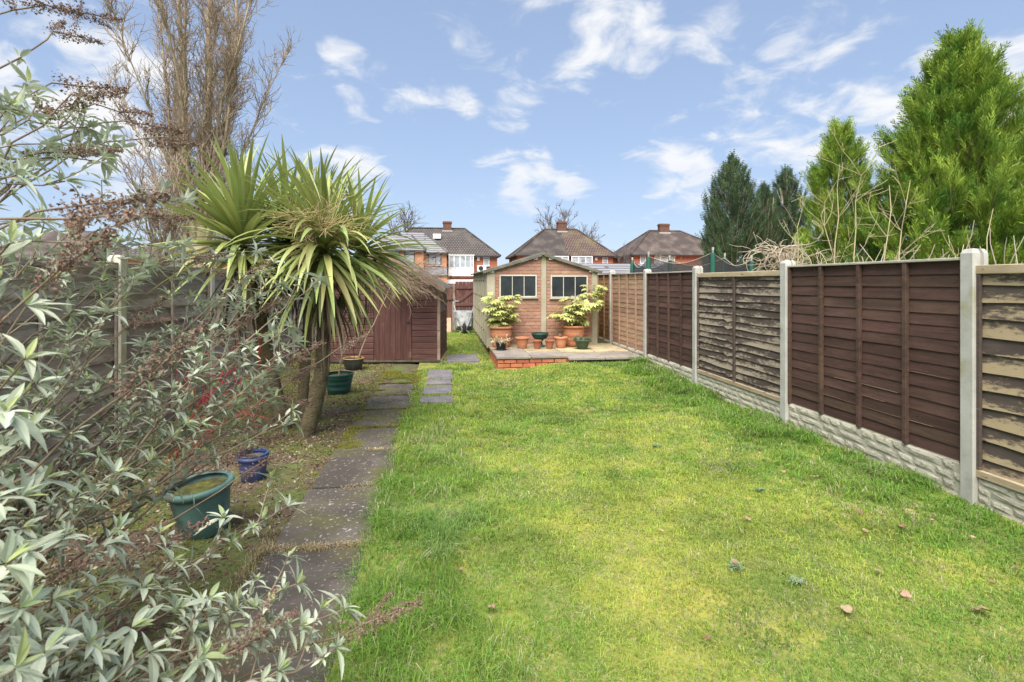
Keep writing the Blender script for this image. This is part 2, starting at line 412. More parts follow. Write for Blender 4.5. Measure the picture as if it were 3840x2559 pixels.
def grow(P, r):
    x, y = P[:, 0], P[:, 1]; n = len(x)
    left = 1-sstep(x, -.25+.10*y*.5, .75+.1*y*.5)*1.0
    left = np.clip(1-sstep(x+.25*fbm(x*2,y*2,3,2), .05, .95), 0, 1)*(1-sstep(y, 3.2, 7.0)*.75)
    right = sstep(x+.22*fbm(x*2,y*2,4,2), 2.75, 3.3)
    edge = np.clip(np.maximum(left, right), 0, 1)
    a = fbm(x*1.1, y*1.1, 11, 3); b = fbm(x*3.7, y*3.7, 23, 3); c = fbm(x*7, y*7, 31, 2)
    yellow = sstep(a*.45+b*.35+c*.2+r.normal(0,.06,n), .36, .64)*(1-edge*.85)
    longm = sstep(fbm(x*4.1, y*4.1, 47, 2), .42, .62)*edge
    kind = np.where(r.uniform(size=n) < longm*.85, 2, np.where(r.uniform(size=n) < .25+.6*sstep(c, .45, .62)*(1-yellow*.6) + .3*edge, 1, 0))
    col = lerp((.19,.33,.06), (.37,.445,.085), yellow)
    g2 = sstep(b, .5, .68); col = col*(1-.0*g2[:, None]) 
    dark = sstep(fbm(x*2.3, y*2.3, 61, 3), .52, .68)*(1-yellow*.5); col = col*(1-.30*dark[:, None])
    lush = edge*sstep(fbm(x*3, y*3, 71, 2), .3, .55); col = lerp_c(col, (.15,.28,.045), lush*.5)
    pale = (r.uniform(size=n) < .07+.16*sstep(fbm(x*2.9, y*2.9, 83, 3), .56, .68)); col[pale] = np.array((.44,.42,.24))*r.uniform(.7,1.1,(pale.sum(),1))
    frost = sstep(fbm(x*2.2, y*2.2, 97, 3), .60, .70)*left; col = lerp_c(col, (.36,.46,.26), frost*.18)
    col *= r.uniform(.8, 1.2, (n, 1))
    sc = r.uniform(.75, 1.25, n)*np.where(kind == 2, .75+.5*longm, 1)
    sc *= np.clip(.85+.06*y, .9, 1.5)
    return np.stack([x, y, lawn_z(x, y)], 1), kind, sc, np.where(y < 4.2, 11, np.where(y < 7.2, 7, 6)), col
def lerp_c(col, c, t): return col*(1-t[:, None]) + np.asarray(c)[None]*t[:, None]
parts_ = []
for (n, x0, x1, y0, y1, s) in [(20000,-.42,3.55,1.0,4.2,1),(14000,-.40,3.55,4.2,7.2,2),(6500,-.38,3.55,7.2,9.5,3),(2600,-.1,.88,9.2,16.4,4)]:
    P, r = lawn_pts(n, x0, x1, y0, y1, s)
    on_stone = ((P[:,0] > -.31) & (P[:,0] < .15) & (P[:,1] > 6.70) & (P[:,1] < 9.22)) & (np.abs(np.mod(P[:,1]-6.72, .6)-.45) > .08)
    keep = ~on_stone
    keep &= ~((P[:,0] > .93) & (P[:,1] > 9.16 - .12*sstep(P[:,0],1.5,3.5)))
    keep &= ~((P[:,1] > 10.0) & (P[:,1] < 11.0) & (P[:,0] < .7) & (P[:,0] > .05))
    parts_.append(grow(P[keep], r))
# overhang on to the path edge
P, r = lawn_pts(1100, -.455, -.36, 1.0, 6.4, 6); P[:,0] += .05*(P[:,1]-4)/4.5
q = list(grow(P, r)); q[1] = np.where(r.uniform(size=len(P)) < .25, 2, 1); q[0][:,2] = .005; parts_.append(tuple(q))
def cat5(): return [np.concatenate([np.broadcast_to(p[i], (len(p[0]),)+np.shape(p[i])[1:]) if np.ndim(p[i]) else np.full(len(p[0]), p[i]) for p in parts_]) for i in range(5)]
blades('lawn_grass', *cat5(), 'mossy patchy lawn grass between the slab path and the panel fence')
# bed: moss and weeds, dead straw in the slab joints, leaf litter
parts_ = []
P, r = lawn_pts(21000, -2.95, -.92, 1.0, 12.5, 8)
dens = sstep(fbm(P[:,0]*1.5, P[:,1]*1.5, 101, 4) + .16*sstep(P[:,1], 5.5, 8.5) + .10*sstep(P[:,0], -1.6, -1.0), .40, .56)
P = P[r.uniform(size=len(P)) < dens]; n = len(P)
col = lerp((.125,.18,.035), (.36,.32,.07), r.uniform(size=n)**1.6); col[r.uniform(size=n) < .22] = (.26,.19,.10)
parts_.append((np.stack([P[:,0], P[:,1], bed_z(P[:,0],P[:,1])], 1), (r.uniform(size=n) < .2).astype(int), r.uniform(.5,1.15,n), 6, col))
for y in JY[1:]:     # joints
    n = 170 if y < 5.5 else 260; x = r.uniform(-.98, -.40, n); yy = y + r.normal(0, .016, n)
    dead = (y < 5.2); c0 = np.array((.55,.44,.25) if dead else (.24,.23,.055)); k = r.uniform(size=n) < (.8 if y in (3.18,) else .4)
    if y in (4.07, 4.95): k &= (x > -.72)
    x = x[k]; yy = yy[k]; n = len(x); col = c0*r.uniform(.6,1.15,(n,1))
    parts_.append((np.stack([x+.05*(y-4)/4.5, yy, np.full(n,.022)],1), r.integers(0,2,n), r.uniform(.55,1.1,n), 9, col))
n = 150; x = r.normal(-1.02,.03,n); y = r.uniform(1.4,3.5,n)
parts_.append((np.stack([x, y, np.full(n,.01)],1), r.integers(1,3,n), r.uniform(.5,1.0,n), 8, np.array((.48,.39,.22))*r.uniform(.5,1.1,(n,1))))
n = 4200; x = r.uniform(-.97,-.36,n); y = r.uniform(5.0,9.3,n); mk = sstep(fbm(x*3.2,y*3.2,140,3) + .25*np.exp(-((y-6.15)/.45)**2) - .12*np.exp(-((y-7.4)/.7)**2) + .2*sstep(y,8.1,8.5), .56, .68)
k = r.uniform(size=n) < mk; x = x[k]; y = y[k]; n = len(x)
parts_.append((np.stack([x, y, np.full(n,.030)],1), np.zeros(n, int), r.uniform(.35,.75,n), 10, np.array((.30,.29,.055))*r.uniform(.5,1.1,(n,1))))
blades('bed_weeds', *cat5(), 'moss, weeds and dead straw over the soil bed and slab joints', sd=2)
M_chip = leaf_mat('leaf_litter', None, None, .85, .1, .3, .02, attr=('tint', 'GEOMETRY'))
n = 30000; x = r.uniform(-2.95,-.98,n); y = r.uniform(1.0,10.5,n); k = r.uniform(size=n) < .30+.7*sstep(fbm(x*1.4,y*1.4,160,3),.4,.6)
x = x[k]; y = y[k]; n = len(x); pal = np.array([(.15,.09,.055),(.21,.14,.085),(.28,.21,.14),(.11,.07,.048),(.34,.29,.22),(.18,.10,.065)])
c = np.stack([x, y, bed_z(x, y)+.006], 1); a = r.uniform(0, 6.28, n); l = r.uniform(.006, .018, n)**1.0; w_ = l*r.uniform(.35,.7,n)
d = np.stack([np.cos(a), np.sin(a), r.normal(0,.35,n)], 1)*l[:,None]; t = np.stack([-np.sin(a), np.cos(a), r.normal(0,.35,n)], 1)*w_[:,None]
V = np.stack([c-d, c+t, c+d, c-t], 1).reshape(-1,3); a = np.arange(n)*4
me = raw_mesh('leaf_litter', V, np.stack([a,a+1,a+2,a+3],1), None, M_chip)
at = me.color_attributes.new('tint', 'FLOAT_COLOR', 'POINT'); cc = np.repeat(pal[r.integers(0,6,n)]*r.uniform(.7,1.2,(n,1)), 4, axis=0)
at.data.foreach_set('color', np.concatenate([cc, np.ones((len(cc),1))],1).astype(np.float32).ravel())
tag(link('leaf_litter', me), 'brown leaf litter and chips on the soil bed beneath the shrub', None, None, 'stuff')

# ================================================================== fences
M_conc = mat('concrete_post', (.40,.385,.335), [((.50,.49,.44), 5, .4, .7), ((.25,.24,.18), 3, .6, .75), ((.30,.27,.11), 2.2, .62, .74), ((.25,.24,.22), 120, .64, .70)], .9, (150,.35), rnd=.08)
M_cream = mat('cream_post', (.52,.49,.36), [((.62,.60,.50), 4, .4, .7), ((.36,.32,.16), 2.5, .55, .7)], .9, (120,.3))
M_dark = mat('dark_stained_board', (.070,.040,.030), [((.11,.060,.044), 3, .4, .65, (.7,8,9)), ((.035,.020,.016), 14, .55, .75, (.8,6,14)), ((.028,.017,.013), 8, .68, .72, (1,1,1.6)), ((.13,.075,.055), 2.2, .5, .75, (.6,1,1))], .78, (30,.5,(.6,8,12)), rnd=.22, hue=.01)
M_brown = mat('brown_stained_board', (.095,.052,.038), [((.15,.082,.058), 3, .4, .65, (.7,8,9)), ((.055,.030,.022), 14, .55, .75, (.8,6,14))], .78, (30,.5,(.6,8,12)), rnd=.2, hue=.01)
M_peel = mat('peeling_board', (.075,.052,.042), [((.12,.09,.07), 4, .4, .65, (.8,5,8)), ((.46,.37,.22), 4.5, .50, .58, (.9,6,9)), ((.06,.045,.035), 26, .62, .68, (1,2,4))], .85, (34,.5,(.6,6,10)), rnd=.16, hue=.01)
def peel_mat(name, dark, pale, T):
    """paint flaking off in streaks along each board"""
    m = mat(name, dark, [((.12,.09,.07), 4, .4, .65, (.8,5,8))], .85, (34,.5,(.6,6,10)), rnd=.16, hue=.01)
    nt = m.node_tree; nd = nt.nodes; L = nt.links.new; bs = nd['Principled BSDF']; src = bs.inputs['Base Color'].links[0].from_socket
    tcn = nd.new('ShaderNodeTexCoord'); oi = nd.new('ShaderNodeObjectInfo'); vm = nd.new('ShaderNodeVectorMath'); vm.operation = 'ADD'; sc = nd.new('ShaderNodeVectorMath'); sc.operation = 'SCALE'
    cv = nd.new('ShaderNodeCombineXYZ'); L(oi.outputs['Random'], cv.inputs[0]); L(oi.outputs['Random'], cv.inputs[2]); L(cv.outputs[0], sc.inputs[0]); sc.inputs['Scale'].default_value = 41.0
    L(tcn.outputs['Object'], vm.inputs[0]); L(sc.outputs[0], vm.inputs[1])
    def nz(scale, st):
        mp = nd.new('ShaderNodeMapping'); mp.inputs['Scale'].default_value = st; L(vm.outputs[0], mp.inputs[0]); n = nd.new('ShaderNodeTexNoise'); n.inputs['Scale'].default_value = scale; n.inputs['Detail'].default_value = 6; n.inputs['Roughness'].default_value = .68; L(mp.outputs[0], n.inputs['Vector']); return n.outputs['Fac']
    sp = nd.new('ShaderNodeSeparateXYZ'); L(tcn.outputs['Object'], sp.inputs[0])
    g = nd.new('ShaderNodeMapRange'); L(sp.outputs['Z'], g.inputs['Value']); g.inputs['From Min'].default_value = .0; g.inputs['From Max'].default_value = .09; g.inputs['To Min'].default_value = .12; g.inputs['To Max'].default_value = -.10
    a = nd.new('ShaderNodeMath'); a.operation = 'ADD'; L(nz(1.6, (1.3,1,6)), a.inputs[0]); L(g.outputs[0], a.inputs[1])
    b = nd.new('ShaderNodeMath'); b.operation = 'MULTIPLY_ADD'; L(nz(16, (1,1,3)), b.inputs[0]); b.inputs[1].default_value = .6; L(a.outputs[0], b.inputs[2])
    fr_ = nd.new('ShaderNodeMath'); fr_.operation = 'MULTIPLY_ADD'; L(oi.outputs['Random'], fr_.inputs[0]); fr_.inputs[1].default_value = .16; L(b.outputs[0], fr_.inputs[2])
    mr = nd.new('ShaderNodeMapRange'); L(fr_.outputs[0], mr.inputs['Value']); mr.inputs['From Min'].default_value = T-.03; mr.inputs['From Max'].default_value = T+.09
    mx = nd.new('ShaderNodeMix'); mx.data_type = 'RGBA'; L(mr.outputs[0], mx.inputs[0]); L(src, mx.inputs[6]); mx.inputs[7].default_value = (*pale, 1); L(mx.outputs[2], bs.inputs['Base Color'])
    return m
M_peel = peel_mat('peeling_board', (.090,.066,.055), (.36,.295,.215), .91)
M_peel2 = peel_mat('peeling_board_straw', (.090,.070,.058), (.41,.32,.19), .90)
M_orange = mat('orange_board', (.31,.175,.085), [((.42,.26,.14), 3, .4, .65, (.8,6,9)), ((.2,.10,.05), 12, .56, .75, (.8,5,12))], .78, (30,.4,(.6,8,12)), rnd=.14, hue=.008)
M_tan = mat('tan_board', (.33,.20,.125), [((.44,.30,.20), 3, .4, .65, (.8,6,9)), ((.22,.13,.08), 12, .56, .75, (.8,5,12))], .8, (30,.4,(.6,8,12)), rnd=.14, hue=.008)
M_grey = mat('weathered_grey_board', (.31,.25,.20), [((.43,.37,.31), 3, .4, .65, (.7,6,9)), ((.10,.085,.07), 12, .52, .75, (.8,5,12)), ((.22,.21,.10), 1.5, .62, .75)], .9, (30,.5,(.6,8,12)), rnd=.2)
M_rail = mat('bare_rail', (.40,.31,.19), [((.52,.42,.28), 4, .4, .65, (1,6,6)), ((.10,.08,.06), 7, .60, .66, (1,4,5))], .85, (34,.4,(.6,8,10)), rnd=.12)
M_cap = mat('grey_capping', (.40,.36,.30), [((.52,.48,.42), 5, .4, .7), ((.2,.16,.12), 8, .6, .72)], .85, (50,.3), rnd=.1)
M_rock = mat('cast_stone', (.49,.45,.345), [((.59,.55,.44), 5, .4, .7), ((.22,.20,.12), 6, .52, .70), ((.2,.2,.08), 3, .66, .76), ((.14,.12,.09), 22, .66, .72)], .92, (40,.6), rnd=.12)
M_nail = mat('dark_gap', (.03,.025,.02), rough=.9)

def slat_mesh(L, h, wav, notch, sd, nx, prof=.018):
    r = np.random.default_rng(sd); xs = np.linspace(0, L, nx+1); ph = r.uniform(0, 6.28, 4)
    zb = wav*(np.sin(xs*2.1+ph[0])*.6 + np.sin(xs*4.7+ph[1])*.5 + np.sin(xs*9.3+ph[2])*.25)
    if notch:
        c = r.uniform(.25, .8)*L; zb += -notch*np.exp(-((xs-c)/.05)**2) + .6*notch*np.exp(-((xs-c-.1)/.06)**2)
    yb = prof + r.normal(0, .0015, nx+1)
    V = []; 
    for i in range(nx+1): V += [(xs[i], .003, h+.012), (xs[i], yb[i], zb[i]), (xs[i], yb[i]-.009, zb[i]), (xs[i], -.006, h+.012)]
    F = []
    for i in range(nx):
        a = 4*i; b = a+4
        F += [(a,a+1,b+1,b), (a+1,a+2,b+2,b+1), (a+2,a+3,b+3,b+2)]
    F += [(0,3,2,1), (4*nx,4*nx+1,4*nx+2,4*nx+3)]
    return MB().add(V, F)
SL = {}
def fence_panel(label, loc, rz, L, H, style, group, m, mb=None, seed=0, rows=15, name='timber_fence', battens=3, lean=0.0):
    t = thing(name, label, 'fence', loc, rz, group, rx=lean)
    r = random.Random(seed); h = H/rows; wav = {'plain': .0022, 'waney': .0085}[style]
    for k in range(rows):
        v = r.randrange(6); key = (style, round(L,2), round(h,3), v, m.name)
        if key not in SL:
            nt_ = 0 if style == 'plain' else (.022 if v in (1,4) else 0)
            SL[key] = slat_mesh(L, h, wav, nt_, v*13+3, 9 if style == 'plain' else 22, .013 if style == 'plain' else .022).mesh('slat', m)
        o = link('slat', SL[key], t, (0, r.uniform(-.001,.002), k*h + r.uniform(-.004,.004)))
        if m is M_dark and r.random() < .16:
            x0 = r.uniform(.02,.5)*L; x1 = min(L-.03, x0+r.uniform(.3,1.2)); q = np.linspace(x0,x1,7)
            MB().tube([(x,.0142,.0005+.004*math.sin(x*4+k)) for x in q], .0013, 4).build('bare_edge', M_tan, o)
    mb = mb or m
    if style == 'plain':
        for i in range(battens+2):
            f = (i/(battens+1)); x = .022 + f*(L-.044); w_ = .019
            MB().bbox((x-w_, .012, 0), (x+w_, .045, H+.0), .003).build('batten', mb, t)
        MB().bbox((-.0, -.014, H+.0005), (L, .05, H+.020), .003).build('capping_rail', M_cap if m is not M_orange else mb, t)
    else:
        for x in (.02, L*.5, L-.02):
            MB().bbox((x-.021, .024, 0), (x+.021, .046, H-.04), .003).build('batten', mb if x != L*.5 else m, t)
        MB().bbox((0, .020, H-.052), (L, .050, H+.008), .004).build('top_rail', M_rail if m in (M_peel, M_peel2) else mb, t)
        MB().bbox((0, .020, -.006), (L, .048, .045), .004).build('bottom_rail', M_rail if m in (M_peel, M_peel2) else mb, t)
    return t
def post_mb(H, a=.048, b=.058):
    pr = [(-a,-b),(a,-b),(a,-.024),(a-.02,-.02),(a-.02,.02),(a,.024),(a,b-.006),(a-.006,b),(-a+.006,b),(-a,b-.006),(-a,.024),(-a+.02,.02),(-a+.02,-.02),(-a,-.024)]
    n = len(pr); V = [(x,y,-.1) for x,y in pr] + [(x,y,H-.035) for x,y in pr] + [(x*.72,y*.72,H-.006) for x,y in pr] + [(0,0,H)]
    F = []
    for l in range(2):
        for i in range(n): j = (i+1)%n; F.append((l*n+i, l*n+j, (l+1)*n+j, (l+1)*n+i))
    for i in range(n): F.append((2*n+i, 2*n+(i+1)%n, 3*n))
    return MB().add(V, F)
def concrete_post(label, loc, rz, H, m, group, lean=(0,0)):
    o = post_mb(H).build('fence_post', m); o.location = loc; o.rotation_euler = (lean[0], lean[1], rz); return tag(o, label, 'fence post', group)
STN = [None]*6
def gravel_board(label, loc, rz, L, H, group, seed):
    t = thing('gravel_board', label, 'gravel board', loc, rz, group)
    MB().bbox((0,-.025,-.12), (L,.016,H), .004).build('backing', M_rock, t)
    r = random.Random(seed); rows = 4; hh = H/rows
    for k in range(rows):
        x = 0.006 + (r.uniform(.03,.12) if k % 2 else 0)
        if x > .02: 
            pass
        while x < L-.05:
            w_ = min(r.choice([.10,.14,.18,.24,.33]), L-.006-x)
            if L-x-w_ < .05: w_ = L-.006-x
            i = r.randrange(6)
            if STN[i] is None:
                rr = np.random.default_rng(300+i); b = MB(); nx, nz = 4, 3
                V = [(x_/nx, .0 if (x_ in (0,nx) or z_ in (0,nz)) else .0075+rr.uniform(-.002,.003), z_/nz) for z_ in range(nz+1) for x_ in range(nx+1)]
                V = [(v[0]+ (rr.normal(0,.02) if 0<v[0]<1 else 0), v[1], v[2]+(rr.normal(0,.03) if 0<v[2]<1 else 0)) for v in V]
                F = [(z_*(nx+1)+x_, (z_+1)*(nx+1)+x_, (z_+1)*(nx+1)+x_+1, z_*(nx+1)+x_+1) for z_ in range(nz) for x_ in range(nx)]
                STN[i] = b.add(V, F).mesh('stone', M_rock)
            link('stone', STN[i], t, (x, .0165, k*hh+.004), None, (w_-.008, 1, hh-.008)); x += w_
    return t
FX = 3.605
PY = [1.24, 3.20, 5.18, 7.18, 9.06, 11.04, 13.0]
PL = ['pale concrete fence post out of frame beside the peeling panel', 'tallest pale concrete post nearest the camera on the right fence', 'pale concrete post between the near dark brown panel and the peeling panel',
      'pale concrete post between the peeling panel and the far dark brown panel', 'concrete post between the far dark brown panel and the tan panel', 'thin concrete post beside the garage between tan and orange panels', None]
for i, y in enumerate(PY[1:-1], 1):
    concrete_post(PL[i], (FX, y, 0), R(90), 1.78 + (.0 if i != 5 else .02), M_conc, 'concrete posts of the right fence', (0, 0))
RP = [(0, 'waney', M_peel2, None, 'peeling straw and black lapped panel at the right picture edge', 12, 3, .30, 1.66),
      (1, 'plain', M_dark, None, 'near dark brown lapped fence panel with three battens', 15, 3, .285, 1.70),
      (2, 'waney', M_peel, None, 'peeling brown lapped panel with pale top rail between two dark brown panels', 16, 1, .27, 1.665),
      (3, 'plain', M_dark, M_dark, 'far dark brown lapped panel between the peeling and tan panels', 15, 3, .28, 1.69),
      (4, 'plain', M_tan, M_tan, 'pale tan lapped fence panel beside the patio', 15, 3, .28, 1.70),
      (5, 'plain', M_orange, M_orange, 'orange brown lapped fence panel next to the garage', 15, 3, .28, 1.70)]
for i, st, m, mb_, lab, rows, bt, z0, z1 in RP:
    y0, y1 = PY[i]+.032, PY[i+1]-.032
    if i == 0: z0, z1 = .24, 1.655
    fence_panel(lab, (FX+.01, y0, z0), R(90), y1-y0, z1-z0, st, 'panels of the right fence', m, mb_, seed=i+40, rows=rows, battens=bt)
    gravel_board(['cast stone gravel board under the panel at the right edge','cast stone gravel board under the near dark brown panel','cast stone gravel board under the peeling panel with pale rail',
                  'cast stone gravel board under the far dark brown panel','cast stone gravel board under the tan panel','shaded cast stone gravel board under the orange panel'][i],
                 (FX-.002, y0, .0), R(90), y1-y0, z0-.008, 'gravel boards of the right fence', i+5)
# left fence
LX = -3.0
LPY = [1.45, 3.42, 5.36, 7.30, 9.24, 11.18, 13.1, 15.0, 16.9]
for i, y in enumerate(LPY):
    lab = {2: 'cream concrete fence post standing behind the grey leaved shrub', 3: 'cream post hidden behind the spiky palm on the left fence', 1: 'post of the left fence at the picture edge'}.get(i, 'cream post of the left fence behind the shed')
    if i in (2,3,4): concrete_post(lab if i != 4 else 'cream fence post behind the leaning palm trunks', (LX, y, 0), R(-90), 1.80, M_cream, 'posts of the left fence')
LPANEL = ['grey weathered lapped panel at the left picture edge', 'grey weathered lapped panel left of the cream post', 'grey weathered lapped panel right of the cream post', 'weathered lapped panel behind the palm trunks',
          'weathered lapped panel behind the green ribbed pot', 'weathered lapped panel behind the brown shed', 'far weathered lapped panel past the shed', 'last weathered lapped panel at the back of the garden']
for i in range(8):
    y0, y1 = LPY[i]+.03, LPY[i+1]-.03
    if 0 < i < 5:
        o = MB().bbox((0,-.022,-.1),(y1-y0,.022,.094), .004).build('gravel_board', M_grey); o.location = (LX-.004, y1, 0); o.rotation_euler = (0,0,R(-90)); tag(o, 'grey board along the ground under the ' + LPANEL[i], 'gravel board', 'boards under the left fence')
    fence_panel(LPANEL[i], (LX-.01, y1, .10), R(-90), y1-y0, 1.62, 'waney', 'panels of the left fence', M_grey, M_grey, seed=60+i, rows=11)

# ================================================================== patio
M_pslab = mat('patio_slab', (.34,.27,.17), [((.46,.37,.22), 3, .4, .65), ((.20,.17,.12), 4, .52, .7), ((.12,.12,.05), 2.2, .6, .74), ((.5,.46,.4), 40, .7, .74)], .8, (60,.4), rnd=.16, hue=.012)
M_gslab = mat('patio_slab_grey', (.20,.17,.145), [((.33,.29,.25), 3, .42, .68), ((.11,.10,.05), 3, .55, .7), ((.55,.5,.45), 30, .68, .72)], .85, (60,.4), rnd=.12)
M_mortar = mat('mortar', (.34,.30,.25), [((.22,.19,.15), 8, .45, .7)], .95, (60,.4))
M_rbrick = mat('red_brick', (.40,.125,.062), [((.50,.19,.10), 5, .4, .7), ((.26,.08,.045), 9, .56, .74)], .85, (60,.4), rnd=.14, hue=.01)
patio = struct(MB().box((.955,9.24,-.05),(3.54,10.96,.198)).build('patio', M_mortar))
for j, (y0, y1) in enumerate([(9.165,9.745),(9.755,10.34),(10.35,10.955)]):
    x = .925
    for i, w_ in enumerate([.62,.64,.66,.67]):
        low = .028 if (j == 0 and i >= 2) else 0
        yy0 = y0 - (.10 if (j == 0 and i >= 2) else 0)
        o = MB().bbox((0,0,0),(w_-.01, y1-yy0-.01, .042), .006).build('patio_slab', M_gslab if (j == 0 or (i == 0 and j < 2)) else M_pslab, patio)
        o.location = (x, yy0, .203-low); o.rotation_euler = (random.uniform(-.006,.006), random.uniform(-.006,.006), random.uniform(-.006,.006)); x += w_
BR = [MB().bbox((0,0,0),(.213,.1,.064), .005).mesh('brick', M_rbrick), MB().bbox((0,0,0),(.101,.1,.064), .005).mesh('brick', M_rbrick)]
for k in range(3):
    z = .20-.075*(k+1)+.004; x = .945
    seq = [1,0,0,0,0,0,0,0] if k % 2 == 0 else [0]*7
    for b in seq:
        if x > 2.3 - .35*k*.5: break
        link('brick', BR[b], patio, (x, 9.185+random.uniform(-.002,.002), z)); x += .224 if b == 0 else .112
    y = 9.29 if k % 2 == 0 else 9.29
    for i in range(7):
        link('brick', BR[0], patio, (1.046+random.uniform(-.002,.002), y, z), (0,0,R(90))); y += .224

# ================================================================== garage
M_gbrick = mat('garage_brick', (.34,.18,.12), [((.42,.24,.165), 4, .4, .65), ((.33,.16,.10), 7, .55, .72)], .88, (60,.35), rnd=.13, hue=.012)
M_gmortar = mat('garage_joint', (.40,.27,.195), [((.36,.26,.18), 5, .45, .7)], .92, (60,.3))
M_gconc = mat('garage_concrete', (.35,.31,.22), [((.42,.38,.29), 4, .4, .7), ((.27,.25,.12), 2.5, .54, .72)], .9, (90,.3), rnd=.08)
M_gpanel = mat('garage_side_panel', (.46,.42,.28), [((.54,.50,.37), 3, .4, .7), ((.28,.27,.12), 2.2, .55, .72)], .9, (90,.3), rnd=.1)
M_roofg = mat('cement_sheet_roof', (.12,.115,.09), [((.2,.19,.16), 5, .42, .7), ((.10,.12,.05), 3, .55, .7)], .92, (30,.4))
M_glassd = mat('dark_window_glass', (.020,.024,.026), [((.045,.052,.053), 2, .4, .7)], .22, spec=.35)
M_wframe = mat('pale_window_frame', (.55,.53,.46), [((.4,.38,.32), 6, .5, .7)], .7)
M_white = mat('white_plastic', (.76,.76,.74), [((.68,.68,.65), 3, .4, .7)], .5)
M_black = mat('black_fitting', (.025,.025,.025), rough=.6)
ga = thing('garage', 'brick faced concrete garage with shallow gable roof and two dark windows', 'garage', (.905,10.95,.2))
GW, EZ, AZ, AX = 2.335, 1.585, 1.93, 1.167
def roofline(x): return EZ + (AZ-EZ)*(1-abs(x-AX)/AX)
fw = MB().add([(0,0,0),(GW,0,0),(GW,0,EZ),(AX,0,AZ),(0,0,EZ),(0,.1,0),(GW,.1,0),(GW,.1,EZ),(AX,.1,AZ),(0,.1,EZ)],
              [(0,1,2,3,4),(9,8,7,6,5),(0,5,6,1),(1,6,7,2),(2,7,8,3),(3,8,9,4),(4,9,5,0)]).build('front_wall', M_gmortar, ga)
WIN = [(.275,1.016,1.043,1.475),(1.355,2.11,1.028,1.462)]
GB = {}
for row in range(27):
    z0 = .006+row*.072; z1 = z0+.063
    for (xa, xb) in ((.17,1.125),(1.25,2.215)):
        x = xa - (.105 if row % 2 else 0)
        while x < xb:
            a, b = max(x, xa), min(x+.200, xb); x += .214
            if b-a < .03: continue
            segs = [(a, b)]
            for (wx0, wx1, wz0, wz1) in WIN:
                if z1 > wz0-.045 and z0 < wz1+.02:
                    ns = []
                    for (p, q) in segs:
                        if q <= wx0-.03 or p >= wx1+.03: ns.append((p,q))
                        else:
                            if p < wx0-.035: ns.append((p, wx0-.03))
                            if q > wx1+.035: ns.append((wx1+.03, q))
                    segs = ns
            for (p, q) in segs:
                if q-p < .025: continue
                ta, tb = min(z1, roofline(p)-.02), min(z1, roofline(q)-.02)
                if min(ta, tb) < z0+.012: continue
                full = abs(ta-z1) < 1e-6 and abs(tb-z1) < 1e-6
                key = round(q-p, 3) if full else None
                if full and key in GB: me = GB[key]
                else:
                    e = .004; w_ = q-p
                    V = [(0,0,0),(w_,0,0),(w_,0,tb-z0),(0,0,ta-z0),(e,-.008,e),(w_-e,-.008,e),(w_-e,-.008,tb-z0-e),(e,-.008,ta-z0-e)]
                    me = MB().add(V, [(4,5,6,7),(0,1,5,4),(1,2,6,5),(2,3,7,6),(3,0,4,7)]).mesh('brick', M_gbrick)
                    if full: GB[key] = me
                link('brick', me, fw, (p, -.001, z0))
for (wx0, wx1, wz0, wz1) in WIN:
    wd = MB().box((wx0,-.004,wz0),(wx1,.02,wz1)).build('window', M_black, ga)
    fr = MB(); t_ = .02
    fr.bbox((wx0-.022,-.028,wz0-.012),(wx0+.006,.0,wz1+.018)); fr.bbox((wx1-.006,-.028,wz0-.012),(wx1+.022,.0,wz1+.018)); fr.bbox((wx0+.0065,-.027,wz1-.008),(wx1-.0065,.0,wz1+.017)); fr.bbox((wx0+.0065,-.027,wz0-.012),(wx1-.0065,.0,wz0+.010))
    fr.build('window_frame', M_wframe, wd)
    w3 = (wx1-wx0)/3
    for i in range(3):
        a = wx0+w3*i
        o = MB().box((a+.008,-.012,wz0+.008),(a+w3-.008,-.006,wz1-.008)).build('pane', M_glassd, wd)
        if i: MB().bbox((a-.007,-.024,wz0+.010),(a+.007,-.002,wz1-.008), .002).build('mullion', M_wframe, wd)
    MB().bbox((wx0-.05,-.06,wz0-.045),(wx1+.05,.0,wz0-.014), .006).build('window_sill', M_gconc, wd)
MB().bbox((-.01,-.02,-.02),(.163,.11,EZ-.005), .008).build('corner_post', M_gconc, ga)
MB().bbox((2.222,-.02,-.02),(GW+.01,.11,EZ-.005), .008).build('corner_post', M_gconc, ga)
MB().bbox((1.132,-.024,-.02),(1.243,.06,AZ-.03), .01).build('centre_post', M_gconc, ga)
for s in (-1, 1):
    L_ = math.hypot(AX+.10, (AZ-EZ)*(AX+.10)/AX); ang = math.atan2(AZ-EZ, AX)
    M = Matrix.Translation((AX, 0, AZ+.004)) @ Matrix.Rotation(s*ang, 4, 'Y')
    b = MB(); n = 40      # corrugated sheet: waves run down the slope
    V = []; F = []
    ys = np.linspace(-.07, 4.75, 60)
    for j, y in enumerate(ys):
        for (xx) in (0, s*L_):
            V.append(tuple(M @ Vector((xx, y, .012+.010*math.sin(y*43)))))
            V.append(tuple(M @ Vector((xx, y, -.010+.010*math.sin(y*43)))))
    for j in range(len(ys)-1):
        a = j*4; c = a+4; F += [(a,a+2,c+2,c),(a+1,c+1,c+3,a+3),(a+2,a+3,c+3,c+2)]
    F += [(0,1,3,2)]
    b.add(V, F).build('roof_sheet', M_roofg, ga)
    bb = MB(); bb.bbox((s*.03 if s > 0 else -L_, -.085, -.045),(L_ if s > 0 else -.03, -.055, .018), .004, M=M); bb.build('verge_board', M_roofg, ga)
MB().tube([(AX,-.09,AZ+.012),(AX,4.75,AZ+.012)], .035, 10).build('ridge_roll', M_roofg, ga)
